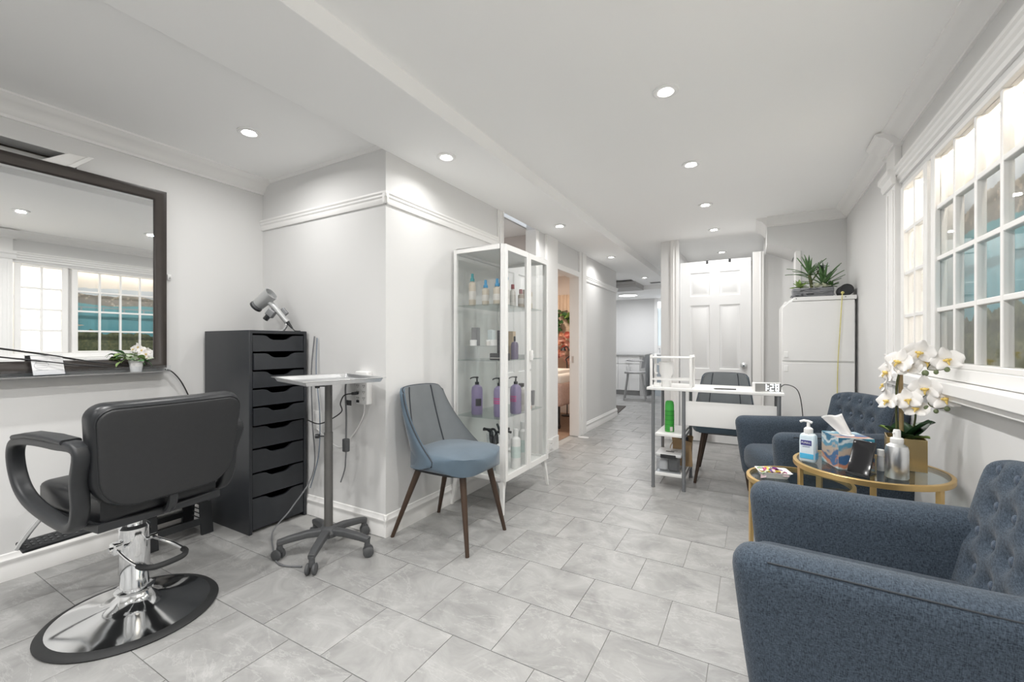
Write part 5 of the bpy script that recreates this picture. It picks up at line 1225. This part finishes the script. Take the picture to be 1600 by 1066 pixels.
for i in range(22): part('curtain_fold', MB().cyl((-.74+.061*i, .03, 1.45), (-.74+.061*i, .03, 1.85), .022, n=8), MATS['beige_curtain'], t)
def rose_mesh(m):
    mb = MB()
    for ring, (n, rr, h) in enumerate(((6, .05, .0), (5, .035, .018), (4, .02, .03))):
        for k in range(n):
            a = 2*PI*k/n+ring*.5
            mb.grid(lambda u, v, a=a, rr=rr, h=h: ((rr*(.3+.7*math.sin(v*PI/2)))*math.cos(a+(u-.5)*1.5), -h-.03*v*(1-.2*ring), (rr*(.3+.7*math.sin(v*PI/2)))*math.sin(a+(u-.5)*1.5)), 4, 3)
    return mb.mesh('rose', m, 180)
RO = [rose_mesh(mat('rose_'+k, c, .6, noise=(20, .15))) for k, c in (('coral', (.72, .30, .24)), ('blush', (.78, .55, .48)), ('peach', (.75, .46, .33)))]
for i in range(44):
    part('rose', RO[i % 3], None, t, loc=(random.uniform(-.32, .42), -.02-random.uniform(0, .05), .80+.44*random.random()), rot=(random.uniform(-.4, .4), random.uniform(0, 6), random.uniform(-.5, .5)), scale=random.uniform(.8, 1.2))
gl = leaf_mesh('leaf', .11, .045, mat('deep_green_leaf', (.03, .10, .03), .45, noise=(12, .5)), .4, 6)
gl2 = leaf_mesh('leaf', .10, .04, LEAFL, .4, 6)
for i in range(70):
    part('leaf', gl if i % 5 else gl2, None, t, loc=(random.uniform(-.32, .42), -.03-random.uniform(0, .05), 1.18+.42*random.random()), rot=(random.uniform(-.9, .6), random.uniform(-1.2, 1.2), random.uniform(-2.6, 2.6)))
t = thing('gooseneck_lamp', 'black gooseneck lamp standing beside the treatment bed', 'lamp', (-2.45, 6.02, 0))
part('neck', MB().tube(smooth([(0, 0, .02), (0, 0, .75), (-.02, 0, .85), (.06, 0, .92), (.03, 0, 1.0), (.0, 0, 1.04), (-.06, 0, 1.03)], 6), .009, 8), BLKPL, t)
part('base', MB().lathe([(0, 0), (.09, 0), (.09, .015), (.01, .025), (0, .025)], 24), BLKPL, t)
part('lamp_head', MB().lathe([(0, 0), (.02, 0), (.05, -.05), (.048, -.05), (0, -.005)], 20, c=(-.06, 0, 1.03)), BLKPL, t)
l = bpy.data.lights.new('treatment_glow', 'AREA'); l.shape = 'DISK'; l.size = .25; l.energy = 14; l.color = (1, .82, .66)
t = thing('ceiling_lamp', 'small round ceiling lamp in the treatment room', 'ceiling lamp', (-2.5, 5.2, 2.15))
part('shade', MB().lathe([(0, -.04), (.10, -.035), (.12, -.02), (.12, 0), (0, 0)], 28), mat('warm_shade', (1, .85, .7), .5, emit=4, noise=(4, .01)), t)
lo = bpy.data.objects.new('treatment_glow', l); place(lo, (0, 0, -.05), parent=t)

t = thing('closet_fill_lamp', 'added unseen round lamp that brightens the closet behind the display cabinet', 'ceiling lamp', (-2.6, 3.0, ZC-.06))  # unseen lamp, added only to brighten the closet above the door
part('shade', MB().lathe([(0, -.04), (.10, -.035), (.12, -.02), (.12, 0), (0, 0)], 28), MATS['warm_shade'], t)
l = bpy.data.lights.new('closet_fill_glow', 'AREA'); l.shape = 'DISK'; l.size = .22; l.energy = 7; l.color = WARM
lo = bpy.data.objects.new('closet_fill_glow', l); place(lo, (0, 0, -.05), parent=t)

# ================================================================== KITCHEN
t = thing('kitchen_cabinet', 'white kitchen base cabinet with drawer at the corridor end', 'cabinet', (-3.0, 9.12, 0))
kw = .92
part('carcass', MB().box(0, kw, .02, .58, .10, .84), WHITELAM, t)
part('toe_kick', MB().box(0, kw, .06, .58, 0, .10), mat('grey_kick', (.33, .33, .33), .5, noise=(6, .05)), t)
part('worktop', MB().box(-.02, kw+.12, -.02, .6, .84, .87), mat('grey_worktop', (.45, .45, .45), .4, noise=(20, .08)), t)
for k in range(2):
    x0 = k*kw/2; d = part('drawer', MB().box(x0+.004, x0+kw/2-.004, 0, .02, .67, .83), WHITELAM, t, .002)
    part('handle', MB().tube([(x0+.16, 0, .73), (x0+.16, -.02, .73), (x0+.30, -.02, .73), (x0+.30, 0, .73)], .006, 8), STEEL, d)
for k in range(4):
    x0 = k*kw/4; d = part('door', MB().box(x0+.004, x0+kw/4-.004, 0, .02, .105, .655), WHITELAM, t, .002)
    hx = x0+(kw/4-.035 if k % 2 == 0 else .035); part('handle', MB().tube([(hx, 0, .46), (hx, -.02, .46), (hx, -.02, .60), (hx, 0, .60)], .006, 8), STEEL, d)
part('end_panel', MB().box(kw, kw+.11, .0, .6, 0, .84), mat('grey_panel', (.50, .50, .50), .4, noise=(6, .05)), t)
t = thing('kitchen_stool', 'grey metal stool with low arm in front of the kitchen cabinet', 'stool', (-2.02, 8.45, 0), R_(10))
SG = mat('stool_grey', (.40, .40, .405), .4, .4, noise=(10, .06))
part('seat', MB().rbox((.40, .38, .035), .014, (4, 4, 2), c=(0, 0, .53), squircle=(2, .4)), SG, t)
for sx in (-1, 1):
    for sy in (-1, 1): part('leg', MB().cyl((sx*.13, sy*.12, .52), (sx*.20, sy*.18, 0), .012, n=12), SG, t)
part('backrest', MB().grid(lambda a, b: (.18+.03*b-.06*(2*a-1)**2, (a-.5)*.38, .62+.22*b), 12, 4), SG, t, sharp=180)
sm = bpy.data.objects[t.children[-1].name].modifiers.new('solid', 'SOLIDIFY'); sm.thickness = .018
for sy in (-1, 1): part('arm', MB().tube(smooth([(.17, sy*.19, .76), (.0, sy*.21, .76), (-.14, sy*.20, .775)], 5), .012, 8), SG, t)
t = thing('kitchen_lamp', 'round flush ceiling lamp in the kitchen', 'ceiling lamp', (-2.22, 8.70, 2.09))
part('rim', MB().lathe([(.18, 0), (.19, 0), (.19, -.025), (.18, -.028)], 40), WHITEPL, t)
part('diffuser', MB().lathe([(0, -.035), (.12, -.034), (.18, -.026), (.18, 0), (0, 0)], 40), mat('kitchen_diffuser', (1, 1, 1), .5, emit=5, noise=(4, .01)), t)
l = bpy.data.lights.new('kitchen_glow', 'AREA'); l.shape = 'DISK'; l.size = .34; l.energy = 15; l.color = (.97, .98, 1)
lo = bpy.data.objects.new('kitchen_glow', l); place(lo, (0, 0, -.05), parent=t)
w = sempty('window_5', (-1.80, 9.75, 0))
part('window_frame', MB().box(-.10, -.03, -.05, 0, 0, 2.09).box(-.03, .5, -.04, 0, 2.0, 2.09), TRIM, w, .003)
part('roller_blind', MB().box(-.03, .45, -.06, -.02, 1.88, 2.0), mat('blind_glow', (.9, .93, .97), .5, emit=1.2, noise=(4, .01)), w)  # blind glows by itself to give the bright band at the window top
part('window_pane', MB().box(-.03, .45, -.02, -.012, 1.02, 1.9), mat('daylight_glow_pane', (.70, .78, .82), .2, emit=.25, noise=(3, .03)), w)  # emission in the pane stands in for daylight
t = thing('sink_cabinet', 'white sink counter below the kitchen window', 'counter', (-1.80, 9.22, 0))
part('base', MB().box(0, .8, .02, .5, 0, .85), mat('blue_grey_base', (.45, .50, .54), .5, noise=(6, .05)), t)
part('worktop', MB().box(-.03, .82, 0, .52, .85, .885), WHITELAM, t, .003)
part('backsplash', MB().box(-.03, .82, .50, .52, .885, 1.05), WHITEPL, t)
for k in range(4): part('tap', MB().tube(smooth([(.05+.10*k, .3, .885), (.05+.10*k, .3, .98), (.05+.10*k, .22, .985)], 4), .012, 8), STEEL, t)
t = thing('ceiling_vent', 'small square vent in the beam beside the kitchen', 'vent', (-1.50, 7.75, ZB))
part('vent_frame', MB().box(-.10, .10, -.06, .06, -.008, 0), WHITEPL, t, .002)
for k in range(5): part('slat', MB().box(-.085, .085, -.045+.02*k, -.035+.02*k, -.012, -.008), GREYPL, t)
